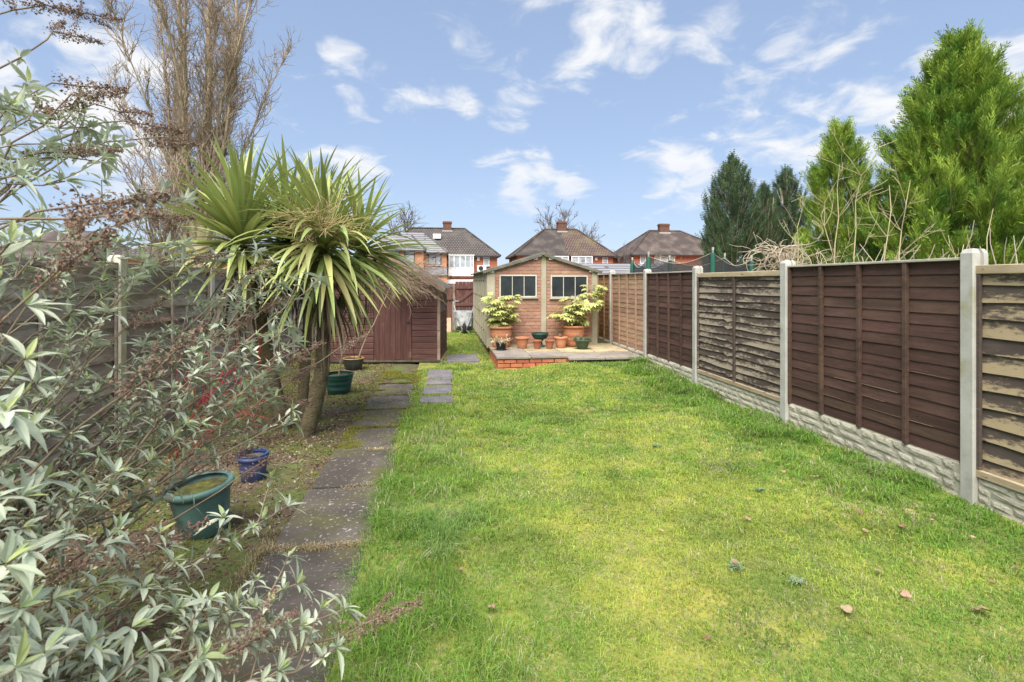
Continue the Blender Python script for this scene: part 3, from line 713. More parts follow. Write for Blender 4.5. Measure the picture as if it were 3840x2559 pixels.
for x in (.09, 1.01, 1.33, 2.20):
    z = roofline(x)-.05
    o = MB().bbox((x-.04,-.062,z-.022),(x+.04,-.020,z+.018), .008).build('roof_bracket', M_white, ga)
    MB().tube([(x,-.068,z),(x,-.058,z)], .009, 8).build('bolt', M_black, o)
for i in range(8):
    y0 = .115+i*.575
    pn = MB().bbox((-.002,y0,-.02),(.07,y0+.50,EZ-.01), .008).build('side_panel', M_gpanel, ga)
    MB().bbox((-.022,y0+.505,-.02),(.05,y0+.567,EZ-.01), .008).build('side_post', M_gconc, ga)
    for k in range(4):
        MB().bbox((-.010,y0+.03,.28+k*.36),(-.001,y0+.47,.30+k*.36), .002).build('panel_rib', M_gconc, pn)
        MB().tube([(-.036,y0+.536,.3+k*.36),(-.022,y0+.536,.3+k*.36)], .018, 8).build('bolt', M_black, pn)
MB().box((2.27,.115,-.02),(2.33,4.7,EZ-.01)).build('side_wall', M_gpanel, ga)
MB().box((.05,4.65,-.02),(2.3,4.72,EZ)).build('rear_wall', M_gpanel, ga)

# ================================================================== shed
M_shed = mat('shed_board', (.078,.034,.027), [((.125,.058,.047), 3, .4, .66, (.8,6,8)), ((.08,.032,.027), 10, .52, .74, (.8,5,12)), ((.30,.2,.16), 24, .70, .76, (1,6,16))], .72, (30,.5,(.6,8,12)), rnd=.16, hue=.006)
M_door = mat('shed_door_board', (.075,.030,.025), [((.12,.054,.043), 3, .4, .66, (8,6,.8)), ((.085,.045,.032), 9, .5, .74, (9,5,.8)), ((.22,.16,.09), 2, .62, .75, (1,1,1))], .72, (30,.5,(9,8,.7)), rnd=.12)
M_felt = mat('roofing_felt', (.075,.078,.07), [((.13,.13,.11), 8, .42, .7), ((.10,.11,.05), 3, .56, .7)], .95, (90,.5))
M_barge = mat('barge_board', (.22,.15,.11), [((.32,.24,.18), 4, .4, .7), ((.12,.08,.06), 9, .55, .72)], .85, (40,.4))
M_bearer = mat('dark_bearer', (.06,.055,.045), [((.12,.11,.07), 4, .45, .7)], .95, (40,.4))
SW, SD, SE = 2.12, 1.5, 1.40
sh = thing('garden_shed', 'dark red brown timber shed with vertical boarded door beside the palm', 'shed', (-.077,10.16,.07), R(-5.5))
def shed_roof(x): return SE + .66*(1-abs(x+SW/2)/(SW/2))
BH = .113
core = MB().add([(-SW+.03,.03,0),(-.03,.03,0),(-.03,.03,SE-.02),(-SW/2,.03,SE+.62),(-SW+.03,.03,SE-.02),(-SW+.03,SD,0),(-.03,SD,0),(-.03,SD,SE-.02),(-SW/2,SD,SE+.62),(-SW+.03,SD,SE-.02)],
                [(0,1,2,3,4),(9,8,7,6,5),(0,5,6,1),(2,7,8,3),(3,8,9,4),(4,9,5,0)]).build('frame', M_bearer, sh)
BDM = {}
def board(x0, x1, z0, z1, axis='x', parent=sh, y=0.0, ta=None, tb=None):
    """shiplap board: slight bevel, lower edge proud"""
    key = (round(x1-x0,3), round(z1-z0,3)) if ta is None else None
    if key and key in BDM: me = BDM[key]
    else:
        w_ = x1-x0; h = z1-z0-.004; ha = h if ta is None else ta; hb = h if tb is None else tb
        V = [(0,.0,0),(w_,.0,0),(w_,-.020,.002),(0,-.020,.002),(0,-.018,max(.005,ha-.018)),(w_,-.018,max(.005,hb-.018)),(w_,-.006,max(.008,hb)),(0,-.006,max(.008,ha)),(0,.0,max(.008,ha)),(w_,0,max(.008,hb))]
        me = MB().add(V, [(3,2,5,4),(4,5,6,7),(0,1,2,3),(7,6,9,8),(0,3,4,7,8),(1,9,6,5,2)]).mesh('board', M_shed)
        if key: BDM[key] = me
    return link('board', me, parent, (x0, y, z0) if axis == 'x' else (y, x0, z0), None if axis == 'x' else (0,0,R(90)))
k = 0
while k*BH < SE+.64:
    z0 = k*BH; z1 = z0+BH
    # usable span under the gable
    def lim(z): return (-SW+.012, -.012) if z <= SE else (-SW/2-(SW/2)*(1-(z-SE)/.66), -SW/2+(SW/2)*(1-(z-SE)/.66))
    a, b = lim(z0); 
    if b-a > .1:
        ta = tb = None
        spans = [(a, -1.225), (-.505, b)] if z1 < 1.36 else [(a, b)]
        for (p, q) in spans:
            if z1 > SE and (p == a or q == b):
                a1, b1 = lim(z1); p2, q2 = max(p, a1), min(q, b1)
                if q2-p2 > .05: board(p2, q2, z0, z1)
            else: board(p, q, z0, z1)
    k += 1
dr = MB().box((-1.215,-.012,.0),(-.512,.012,1.35)).build('door', M_bearer, sh)
for i in range(7):
    x0 = -1.212+i*.1; MB().bbox((x0,-.030,.0+random.uniform(-.01,.01)),(x0+.098,-.013,1.345), .003).build('door_board', M_door, dr)
MB().bbox((-.60,-.042,.70),(-.54,-.031,.73), .002).build('latch', M_black, dr)
for k in range(12):
    z0 = k*BH
    if z0 < .90: board(.02, SD-.02, z0, z0+BH, 'y', sh, 0.0)
    elif k < 12:
        board(.02, .10, z0, z0+BH, 'y', sh, 0.0); board(1.02, SD-.02, z0, z0+BH, 'y', sh, 0.0)
sw_ = MB().box((-.012,.11,.94),(.006,1.01,SE-.03)).build('window', M_glassd, sh)
for y in (.10,.40,.71,1.0): MB().bbox((-.014,y-.016,.925),(.028,y+.016,SE-.02), .003).build('glazing_bar', M_barge, sw_)
MB().bbox((-.014,.09,.905),(.034,1.03,.924), .003).build('window_sill', M_barge, sw_)
MB().bbox((-.030,-.024,0),(.026,.016,SE-.03), .004).build('corner_trim', M_barge, sh)
for s in (-1, 1):
    ang = math.atan2(.66, SW/2); L_ = (SW/2+.13)/math.cos(ang)
    M = Matrix.Translation((-SW/2, 0, SE+.68)) @ Matrix.Rotation(s*ang, 4, 'Y')
    MB().bbox((0 if s > 0 else -L_, -.12, 0),(L_ if s > 0 else 0, SD+.1, .022), .004, M=M).build('roof', M_felt, sh)
    MB().bbox((.01 if s > 0 else -L_+.01, -.135, -.075),(L_-.01 if s > 0 else -.01, -.121, .018), .003, M=M).build('barge_board', M_barge, sh)
for x in (-SW+.1, -SW/2, -.12): MB().bbox((x-.05,-.02,-.075),(x+.05,SD,-.002), .004).build('bearer', M_bearer, sh)
MB().bbox((-SW-.01,-.045,-.035),(.03,-.005,.0), .004).build('sill_board', M_bearer, sh)
MB().bbox((.006,-.0,-.07),(.06,SD+.02,-.01), .004).build('side_sill', M_barge, sh)

# ================================================================== back gate, fence, wheelbarrow, leaning tile
M_gate = mat('gate_board', (.115,.050,.042), [((.17,.078,.064), 3, .4, .66, (8,6,.8)), ((.07,.03,.026), 9, .52, .72, (8,5,.8))], .75, (30,.4,(9,8,.7)), rnd=.14)
M_galv = mat('galvanised_metal', (.30,.31,.31), [((.46,.47,.47), 6, .4, .7), ((.12,.115,.11), 9, .5, .7)], .6, metallic=.3)
M_rub = mat('black_rubber', (.02,.02,.021), rough=.8)
gt = thing('garden_gate', 'dark red brown boarded gate with diagonal brace at the end of the path', 'gate', (.38,16.6,.0))
for i in range(6): MB().bbox((i*.112,0,.05),(i*.112+.108,.018,1.56), .003).build('board', M_gate, gt)
for z in (1.33,.80,.16): MB().bbox((0,-.03,z),(.67,-.002,z+.09), .004).build('rail', M_gate, gt)
for (z0, z1) in ((.89,1.33),(.25,.80)):
    M = Matrix.Translation((.335,-.016,(z0+z1)/2)) @ Matrix.Rotation(-math.atan2(z1-z0, .60), 4, 'Y')
    l = math.hypot(z1-z0, .60)/2; MB().bbox((-l,-.012,-.04),(l,.012,.04), .003, M=M).build('brace', M_gate, gt)
MB().bbox((-.02,-.05,.93),(.10,-.031,.97), .004).build('latch', M_galv, gt)
MB().bbox((-.085,-.05,-.05),(-.012,.05,1.50), .006).build('gate_post', M_barge, gt)
bf = thing('back_fence', 'dark red brown boarded fence between the shed and the gate', 'fence', (-2.95,16.62,0))
for i in range(27): MB().bbox((i*.12,0,.05),(i*.12+.116,.018,1.48), .003).build('board', M_gate, bf)
for z in (.38,.98): MB().bbox((0,-.035,z),(3.22,-.002,z+.07), .004).build('rail', M_gate, bf)
wb = thing('wheelbarrow', 'galvanised wheelbarrow stood on its nose against the gate', 'wheelbarrow', (.62,15.75,.02), 0, rx=R(-12))
tr = MB(); th_ = .012     # tray: underside towards the camera
V = [(-.20,-.02,.22),(.20,-.02,.22),(.25,-.02,.60),(-.25,-.02,.60),(-.27,.20,.12),(.27,.20,.12),(.32,.22,.72),(-.32,.22,.72)]
tr.add(V, [(0,1,2,3),(0,4,5,1),(1,5,6,2),(2,6,7,3),(3,7,4,0)]).build('tray', M_galv, wb)
MB().tube([(-.27,.20,.12),(.27,.20,.12),(.32,.22,.72),(-.32,.22,.72),(-.27,.20,.12)], .012, 8).build('tray_rim', M_galv, wb)
for s in (-1, 1):
    MB().tube([(s*.06,-.06,.12),(s*.17,-.05,.40),(s*.25,-.02,.66),(s*.32,.06,.98)], .015, 8).build('handle', M_galv, wb)
    MB().tube([(s*.32,.06,.98),(s*.345,.085,1.08)], .021, 8).build('grip', M_rub, wb)
    MB().tube([(s*.18,-.04,.42),(s*.27,-.17,.46),(s*.27,-.17,.62),(s*.24,-.02,.64)], .012, 8).build('leg', M_galv, wb)
    MB().tube([(s*.06,-.06,.10),(s*.14,-.11,.0)], .012, 8).build('wheel_stay', M_galv, wb)
wh = MB(); A = np.linspace(0, 2*np.pi, 25)
wh.tube([(0,-.10+.13*math.cos(a),.13+.13*math.sin(a)) for a in A], .045, 8, caps=False)
w_o = wh.build('wheel', M_rub, wb, True); MB().tube([(-.03,-.10,.13),(.03,-.10,.13)], .09, 14).build('hub', M_galv, w_o)
tl = MB().bbox((-.10,0,0),(.10,.02,.46), .004).build('roof_tile', mat('pale_terracotta', (.50,.27,.18), [((.58,.36,.26), 6, .4, .7)], .85, (40,.3)))
tl.location = (.14,15.9,.03); tl.rotation_euler = (R(-16),0,0); tag(tl, 'pale terracotta tile leaning on the fence behind the shed', 'tile')

# ================================================================== houses across the back
M_hbrick = mat('house_brick', (.35,.125,.070), [((.43,.175,.105), 1.2, .4, .7), ((.30,.10,.05), 6, .52, .74), ((.5,.3,.2), 30, .6, .72, (1,1,3))], .9, (16,.3), coord='World')
M_hbrick2 = mat('house_brick_orange', (.52,.23,.13), [((.60,.30,.18), 1.2, .4, .7), ((.42,.17,.09), 6, .52, .74)], .9, (16,.3), coord='World')
M_pane = mat('house_glass', (.30,.33,.36), [((.50,.52,.54), .9, .4, .7), ((.12,.13,.15), 1.6, .55, .7)], .15, spec=.6, coord='World')
M_dkframe = mat('dark_window_frame', (.03,.033,.045), rough=.5)
M_stack = mat('chimney_brick', (.125,.062,.045), [((.19,.095,.065), 4, .4, .7), ((.10,.07,.05), 6, .55, .7)], .92, (20,.4), coord='World')
M_lead = mat('lead_flashing', (.40,.39,.38), rough=.7)
def tile_mat(name, c1, c2, course=.32, tile=.28, moss=None, bumpy=.6):
    m = bpy.data.materials.new(name); m.use_nodes = True; nt = m.node_tree; nd = nt.nodes; L = nt.links.new; bs = nd['Principled BSDF']
    uv = nd.new('ShaderNodeUVMap'); br = nd.new('ShaderNodeTexBrick'); L(uv.outputs[0], br.inputs['Vector'])
    br.inputs['Scale'].default_value = 1; br.inputs['Brick Width'].default_value = tile; br.inputs['Row Height'].default_value = course
    br.inputs['Mortar Size'].default_value = .085; br.inputs['Mortar Smooth'].default_value = .4
    br.inputs['Color1'].default_value = (*c1, 1); br.inputs['Color2'].default_value = (*c2, 1); br.inputs['Mortar'].default_value = tuple(.35*x for x in c1)+(1,)
    g = nd.new('ShaderNodeNewGeometry'); n = nd.new('ShaderNodeTexNoise'); n.inputs['Scale'].default_value = .8; n.inputs['Detail'].default_value = 6; L(g.outputs['Position'], n.inputs['Vector'])
    mr = nd.new('ShaderNodeMapRange'); L(n.outputs['Fac'], mr.inputs['Value']); mr.inputs['From Min'].default_value = .46; mr.inputs['From Max'].default_value = .85
    mx = nd.new('ShaderNodeMix'); mx.data_type = 'RGBA'; L(mr.outputs[0], mx.inputs[0]); L(br.outputs['Color'], mx.inputs[6]); mx.inputs[7].default_value = (*(moss or c2), 1)
    L(mx.outputs[2], bs.inputs['Base Color']); bs.inputs['Roughness'].default_value = .85
    bp = nd.new('ShaderNodeBump'); bp.inputs['Strength'].default_value = bumpy; bp.inputs['Distance'].default_value = .05; iv = nd.new('ShaderNodeMath'); iv.operation = 'SUBTRACT'; iv.inputs[0].default_value = 1
    L(br.outputs['Fac'], iv.inputs[1]); L(iv.outputs[0], bp.inputs['Height']); L(bp.outputs[0], bs.inputs['Normal'])
    return m
M_t1 = tile_mat('roof_tile_brown', (.105,.085,.077), (.14,.118,.108), .36, .30, (.115,.10,.085))
M_t2 = tile_mat('roof_tile_grey', (.20,.195,.205), (.25,.245,.255), .36, 4.0, (.22,.215,.22))
M_t3 = tile_mat('roof_tile_old', (.115,.09,.08), (.145,.115,.10), .14, .2, (.135,.108,.09), .25)
M_t4 = tile_mat('roof_tile_red_brown', (.145,.09,.072), (.175,.112,.09), .34, .30, (.155,.13,.06))
M_t5 = tile_mat('roof_tile_plain', (.155,.112,.095), (.195,.14,.12), .12, .2, (.185,.135,.115), .2)
def roof_face(b, pts, uo):
    """planar roof face with UVs in metres: u along the eaves, v up the slope"""
    P = [Vector(p) for p in pts]; nrm = (P[1]-P[0]).cross(P[2]-P[0]).normalized()
    up = Vector((0,0,1)) - nrm*nrm.z; up.normalize(); al = up.cross(nrm)
    b.add(pts, [tuple(range(len(pts)))]); uo.append([(p.dot(al), p.dot(up)) for p in P])
def roof_obj(name, faces, mats, parent):
    """faces: (points, material index); gives each face thickness by a lower copy"""
    b = MB(); uo = []
    for pts, mi in faces:
        roof_face(b, pts, uo); b.mi[-1] = mi
        low = [(p[0], p[1], p[2]-.14) for p in pts][::-1]; roof_face(b, low, uo); b.mi[-1] = mi
        n = len(pts)
        for i in range(n):
            p, q = pts[i], pts[(i+1)%n]; roof_face(b, [p, (p[0],p[1],p[2]-.14), (q[0],q[1],q[2]-.14), q], uo); b.mi[-1] = mi
    o = b.build(name, mats, parent); uvl = o.data.uv_layers.new(name='UVMap'); flat = [c for f in uo for uv in f for c in uv]
    uvl.data.foreach_set('uv', flat); return o
def hip_tiles(parent, lines, m, r=.11):
    for a, b in lines: MB().tube([a, b], r, 8).build('ridge_tile_row', m, parent)
def house_window(parent, x0, x1, z0, z1, y, fm, bars=(), trans=None, sill=True, depth=.08, t=.07, name='window'):
    w_ = MB().box((x0+t*.5,y-.01,z0+t*.5),(x1-t*.5,y+.05,z1-t*.5)).build(name, M_pane, parent)
    f = MB(); f.box((x0,y-depth,z0),(x0+t,y+.06,z1)); f.box((x1-t,y-depth,z0),(x1,y+.06,z1)); f.box((x0+t,y-depth,z1-t),(x1-t,y+.06,z1)); f.box((x0+t,y-depth,z0),(x1-t,y+.06,z0+t))
    f.build('window_frame', fm, w_)
    for bx in bars: MB().box((bx-t*.5,y-depth+.005,z0+t),(bx+t*.5,y+.055,z1-t)).build('mullion', fm, w_)
    for (tx0, tx1, tz) in (trans or []): MB().box((tx0,y-depth+.008,tz-t*.5),(tx1,y+.05,tz+t*.5)).build('transom', fm, w_)
    if sill: MB().box((x0-.06,y-depth-.08,z0-.09),(x1+.06,y+.05,z0-.004)).build('window_sill', fm if fm is M_white else M_lead, w_)
    return w_
def chimney(parent, x, y, z0, z1, wx=.95, wy=.75, pots=0):
    c = MB().box((x-wx/2,y-wy/2,z0),(x+wx/2,y+wy/2,z1-.25)).box((x-wx/2-.06,y-wy/2-.06,z1-.25),(x+wx/2+.06,y+wy/2+.06,z1-.1)).box((x-wx/2-.01,y-wy/2-.01,z1-.1),(x+wx/2+.01,y+wy/2+.01,z1)).build('chimney', M_stack, parent)
    for i in range(pots): 
        px = x+(i-(pots-1)/2)*.4; MB().lathe([(.11,z1),(.10,z1+.22),(.13,z1+.24),(.12,z1+.3),(.06,z1+.3),(0,z1+.25)], 10, (px,y,0)).build('chimney_pot', M_hbrick2, c)
    MB().box((x-wx/2-.12,y-wy/2-.10,z0+.0),(x+wx/2+.12,y-wy/2-.005,z0+.16)).build('flashing', M_lead, c)
    return c

# left house: semi with two storey rear extension
h = thing('brick_house', 'red brick semi with white bay window, grey tiled extension and rooftop skylight', 'house', (0,0,0))
MB().box((-8.0,60,-.1),(6.1,68,4.6)).build('wall', M_hbrick, h)
E = 4.5; y0, y1 = 59.6, 68.4
rf = roof_obj('roof', [([(-8.3,y0,E),(6.45,y0,E),(2.6,64,7.9),(-3.6,64,7.9)],0), ([(6.45,y0,E),(6.45,y1,E),(2.6,64,7.9)],0), ([(6.45,y1,E),(-8.3,y1,E),(-3.6,64,7.9),(2.6,64,7.9)],0), ([(-8.3,y1,E),(-8.3,y0,E),(-3.6,64,7.9)],0)], M_t1, h)
hip_tiles(rf, [((6.45,y0,E),(2.6,64,7.93)),((-3.6,64,7.93),(2.6,64,7.93)),((6.45,y1,E),(2.6,64,7.93)),((-8.3,y0,E),(-3.6,64,7.93))], M_t1)
chimney(rf, .5, 64, 7.5, 8.75, 1.0)
MB().tube([(-.05,64,8.5),(-.05,64,9.8)], .03, 6).tube([(-.3,64,9.78),(.2,64,9.78)], .02, 5).build('aerial', M_lead, rf)
MB().box((-1.15,61.9,6.55),(-.25,62.6,7.1), M=Matrix.Identity(4)).build('skylight', M_white, rf).rotation_euler = (0,0,0)
ex = MB().box((-7.4,57.2,-.1),(-2.06,59.995,4.95)).build('extension_wall', M_hbrick2, h)
MB().box((-2.055,58.2,-.1),(.39,59.99,4.75)).build('extension_wall', M_hbrick2, h)
r2 = roof_obj('extension_roof', [([(-7.7,56.9,4.95),(-1.8,56.9,4.95),(-3.4,59.2,6.6),(-7.0,59.2,6.6)],0), ([(-1.8,56.9,4.95),(-1.8,63,5.0),(-3.4,63,6.6),(-3.4,59.2,6.6)],0), ([(-7.7,63,4.95),(-7.7,56.9,4.95),(-7.0,59.2,6.6),(-7.0,63,6.6)],0)], M_t2, h)
hip_tiles(r2, [((-1.8,56.9,4.97),(-3.4,59.2,6.63))], M_t2)
r3 = roof_obj('extension_roof', [([(-4.6,57.9,4.76),(.55,57.9,4.76),(-2.1,60.6,7.1),(-4.6,60.6,7.1)],0), ([(.55,57.9,4.76),(.55,62,4.76),(-2.1,62.5,7.1),(-2.1,60.6,7.1)],0)], M_t2, h)
hip_tiles(r3, [((.55,57.9,4.78),(-2.1,60.6,7.13))], M_t2)
for (a, b, y, z) in ((-7.7,-1.8,56.86,4.82),(-1.75,.55,57.86,4.62)): MB().box((a,y,z-.08),(b,y+.1,z+.06)).build('gutter', M_dkframe, h)
MB().box((.55,59.54,4.35),(6.45,59.62,4.48)).build('gutter', M_dkframe, h)
house_window(h, -4.05,-2.99,3.58,4.83,57.19, M_dkframe, trans=[(-4.0,-3.0,4.45)])
house_window(h, -5.6,-4.5,3.58,4.83,57.19, M_dkframe)
house_window(h, -1.59,-.19,3.35,4.65,58.19, M_dkframe, bars=(-.78,), trans=[(-1.55,-.8,4.2)])
roof_obj('lean_to_roof', [([(-2.03,56.2,2.25),(.42,56.2,2.25),(.42,58.19,3.18),(-2.03,58.19,3.18)],0)], M_t2, h)
MB().box((-2.03,56.3,-.1),(.4,58.15,2.1)).build('lean_to_wall', M_hbrick2, h)
bay = MB().box((.60,59.35,2.2),(3.42,59.99,3.04)).build('bay', M_white, h)
MB().box((.52,59.3,4.50),(3.5,59.99,4.58)).build('bay_head', M_white, bay)
house_window(bay, .62,3.40,3.05,4.50,59.42, M_white, bars=(1.22,1.88,2.48,3.08), sill=False, t=.10, name='bay_window')
MB().box((.35,57.6,1.35),(3.7,59.9,1.80)).build('canopy', M_white, h)
house_window(h, 4.54,5.2,3.39,4.40,59.99, M_white, trans=[(4.6,5.14,4.05)])
MB().box((3.80,59.55,2.72),(4.82,59.98,3.40)).build('fan_unit_box', M_white, h)
MB().tube([(4.22,59.54,3.06),(4.22,59.56,3.06)], .27, 20).build('fan_grille', M_dkframe, h)
MB().box((3.8,59.88,3.95),(4.1,59.98,4.35)).build('alarm_box', M_white, h)

# middle house
h = thing('brick_house', 'red brick semi with mossy two tone hipped roof behind the garage', 'house', (0,0,0))
MB().box((8.45,60,-.1),(19.7,68,4.7)).build('wall', M_hbrick, h)
E = 4.6; a, b, c, d = 8.05, 20.05, 12.3, 16.4
rf = roof_obj('roof', [([(a,y0,E),(14.3,y0,E),(14.3,64,7.95),(c,64,7.95)],0), ([(14.3,y0,E),(b,y0,E),(d,64,7.95),(14.3,64,7.95)],1), ([(b,y0,E),(b,y1,E),(d,64,7.95)],1), ([(b,y1,E),(a,y1,E),(c,64,7.95),(d,64,7.95)],1), ([(a,y1,E),(a,y0,E),(c,64,7.95)],0)], [M_t3, M_t4], h)
hip_tiles(rf, [((b,y0,E),(d,64,7.98)),((c,64,7.98),(d,64,7.98)),((a,y0,E),(c,64,7.98)),((a,y1,E),(c,64,7.98))], M_t4)
chimney(rf, 14.45, 64, 7.6, 8.95, 1.05)
MB().box((8.05,59.54,4.47),(20.05,59.62,4.56)).build('gutter', M_dkframe, h)
for (x0, x1) in ((11.9,14.25),(14.55,17.05)):
    bay = MB().box((x0,59.3,2.2),(x1,59.99,3.2)).build('bay', M_white, h)
    house_window(bay, x0,x1,3.2,4.5,59.36, M_white, bars=[x0+(x1-x0)*k/3 for k in (1,2)], sill=False, t=.10, name='bay_window')
house_window(h, 9.5,10.3,3.45,4.42,59.99, M_white)
house_window(h, 18.4,19.05,3.38,4.42,59.99, M_white, trans=[(18.46,18.99,4.05)])
MB().box((17.5,59.88,4.05),(17.8,59.98,4.4)).build('alarm_box', M_white, h)
MB().box((8.2,56.5,-.1),(19.5,60,2.6)).build('rear_annexe', M_hbrick, h)

# right house
h = thing('brick_house', 'red brick house with plain brown hipped roof right of the garage', 'house', (0,0,0))
MB().box((22.2,60,-.1),(35,69,4.8)).build('wall', M_hbrick, h)
E = 4.75; a, b, c, d = 21.75, 35.4, 25.7, 29.8
rf = roof_obj('roof', [([(a,y0,E),(b,y0,E),(d,64,7.95),(c,64,7.95)],0), ([(b,y0,E),(b,69.4,E),(d,64,7.95)],0), ([(b,69.4,E),(a,69.4,E),(c,64,7.95),(d,64,7.95)],0), ([(a,69.4,E),(a,y0,E),(c,64,7.95)],0)], M_t5, h)
hip_tiles(rf, [((a,y0,E),(c,64,7.98)),((c,64,7.98),(d,64,7.98)),((b,y0,E),(d,64,7.98)),((a,69.4,E),(c,64,7.98))], M_t5)
chimney(rf, 27.6, 64, 7.6, 8.85, 1.25)
MB().box((21.75,59.54,4.6),(35.4,59.62,4.72)).build('gutter', M_dkframe, h)
house_window(h, 22.97,23.65,3.7,4.65,59.99, M_white, trans=[(23.03,23.6,4.35)])
house_window(h, 24.7,27.2,3.4,4.65,59.9, M_white, bars=(25.4,26.3))
MB().box((24.05,59.86,4.3),(24.45,59.98,4.62)).build('alarm_box', mat('red_plastic', (.5,.05,.03), rough=.5), h)
MB().box((21,55.5,-.1),(35,60,2.5)).build('rear_annexe', M_hbrick, h)

# houses to the left beyond the fence
for (lab, x0, x1, yy, e, zr, mt) in (('brown tiled hipped house roof behind the left fence beside the bare tree', -22.5,-14.0, 40, 3.3, 5.6, M_t1), ('pinkish tiled house roof far left above the fence', -31.5,-23.6, 40, 3.2, 5.4, M_t5)):
    h = thing('brick_house', lab, 'house', (0,0,0))
    MB().box((x0+.4,yy,-.1),(x1-.4,yy+8,e+.1)).build('wall', M_hbrick2, h)
    m = (x0+x1)/2
    rf = roof_obj('roof', [([(x0,yy-.4,e),(x1,yy-.4,e),(m+1.4,yy+4,zr),(m-1.4,yy+4,zr)],0), ([(x1,yy-.4,e),(x1,yy+8.4,e),(m+1.4,yy+4,zr)],0), ([(x1,yy+8.4,e),(x0,yy+8.4,e),(m-1.4,yy+4,zr),(m+1.4,yy+4,zr)],0), ([(x0,yy+8.4,e),(x0,yy-.4,e),(m-1.4,yy+4,zr)],0)], mt, h)
    chimney(rf, m, yy+4, zr-.3, zr+.9, .9)
    house_window(h, m-1, m+.6, 1.6, 2.8, yy-.01, M_white, bars=(m-.2,))
# neighbour's outbuilding beyond the right fence
nb = thing('outbuilding', 'low grey roofed outbuilding behind the right fence beside the garage', 'outbuilding', (0,0,0))
MB().box((4.6,17.2,-.1),(8.4,22,1.5)).build('wall', M_gpanel, nb)
roof_obj('roof', [([(4.35,17.0,1.52),(8.6,17.0,1.52),(8.6,19.6,2.25),(4.9,19.6,2.25)],0), ([(4.35,22.2,1.52),(4.35,17.0,1.52),(4.9,19.6,2.25)],0)], M_t2, nb)

# ================================================================== trees and shrubs: shared tools
def tubes(name, lines, m, parent=None, n=4, smooth=True):
    """lines: list of (points (k,3), radii (k,)) -> one mesh object"""
    VS = []; FS = []; base = 0; th = np.arange(n)*2*np.pi/n; c, s = np.cos(th), np.sin(th)
    for pts, rad in lines:
        pts = np.asarray(pts, float); k = len(pts); rad = np.broadcast_to(np.asarray(rad, float), (k,))
        t = np.empty_like(pts); t[1:-1] = pts[2:]-pts[:-2]; t[0] = pts[1]-pts[0]; t[-1] = pts[-1]-pts[-2]
        t /= np.linalg.norm(t, axis=1, keepdims=True)+1e-9
        mt = np.abs(t.mean(0)); up = np.zeros(3); up[int(np.argmin(mt))] = 1
        a = np.cross(t, up); a /= np.linalg.norm(a, axis=1, keepdims=True)+1e-9; b = np.cross(t, a)
        VS.append(((c[None,:,None]*a[:,None]+s[None,:,None]*b[:,None])*rad[:,None,None]+pts[:,None]).reshape(-1,3))
        i = np.arange(k-1)[:,None]*n; j = np.arange(n)[None]; j2 = (j+1)%n
        FS.append(np.stack([i+j, i+j2, i+n+j2, i+n+j], -1).reshape(-1,4)+base); base += k*n
    return link(name, raw_mesh(name, np.concatenate(VS), np.concatenate(FS), None, m, smooth), parent)
def nrm(v): return v/(np.linalg.norm(v)+1e-9)
def wander(r, p, d, L, k, wig, pull=None, pullw=0.0):
    """a crooked line of k points from p along d; pull bends it towards a direction"""
    P = [np.array(p, float)]; d = nrm(np.array(d, float)); s = L/(k-1)
    for i in range(k-1):
        d = nrm(d + r.normal(0, wig, 3) + (pullw*np.array(pull) if pull is not None else 0)); P.append(P[-1]+d*s)
    return np.array(P)
def rot_about(d, r, ang):
    """direction at angle ang from d, random roll"""
    d = nrm(d); u = nrm(np.cross(d, r.normal(size=3))); return nrm(d*math.cos(ang)+u*math.sin(ang))

M_bark = mat('poplar_bark', (.36,.285,.185), [((.47,.38,.25), 2, .4, .7), ((.18,.14,.10), 5, .52, .72), ((.20,.20,.09), 1.1, .58, .72)], .92, (14,.6,(1,1,.3)), coord='World')
M_twig = mat('bare_twig', (.26,.195,.14), [((.36,.275,.20), 1.5, .4, .65)], .9, coord='World')
M_dtwig = mat('distant_twig', (.16,.135,.13), rough=.9)

# ------------------------------------------------ bare poplar
r = np.random.default_rng(21)
tp = thing('bare_tree', 'tall bare upright tree with twisting twigs and tan limbs behind the palm', 'tree', (-10.05,23.5,0))
limbs = []; sec = []; tw = []
trunk = wander(r, (0,0,-.1), (0,0,1), 4.6, 7, .02); limbs_def = [(-.42,0,3.0,14,.24),(.0,.1,3.4,16,.27),(.55,.05,3.0,15,.22),(-.95,-.3,2.6,12,.11),(.95,-.3,2.8,11,.10),(-.1,-.9,3.2,13,.11),(.25,.9,2.8,13,.11),(-1.0,.5,2.4,9.5,.10),(.8,.5,2.8,10,.09),(-.6,-.6,3.6,13,.11),(.75,-.5,3.4,12.5,.11),(-1.15,-.4,2.6,8,.08),(.6,-.5,3.0,9,.08),(.7,-.9,4,9,.07),(-.8,-.9,4,9.5,.07)]
tubes('trunk', [(trunk, np.linspace(.46,.36,7))], M_bark, tp, 12)
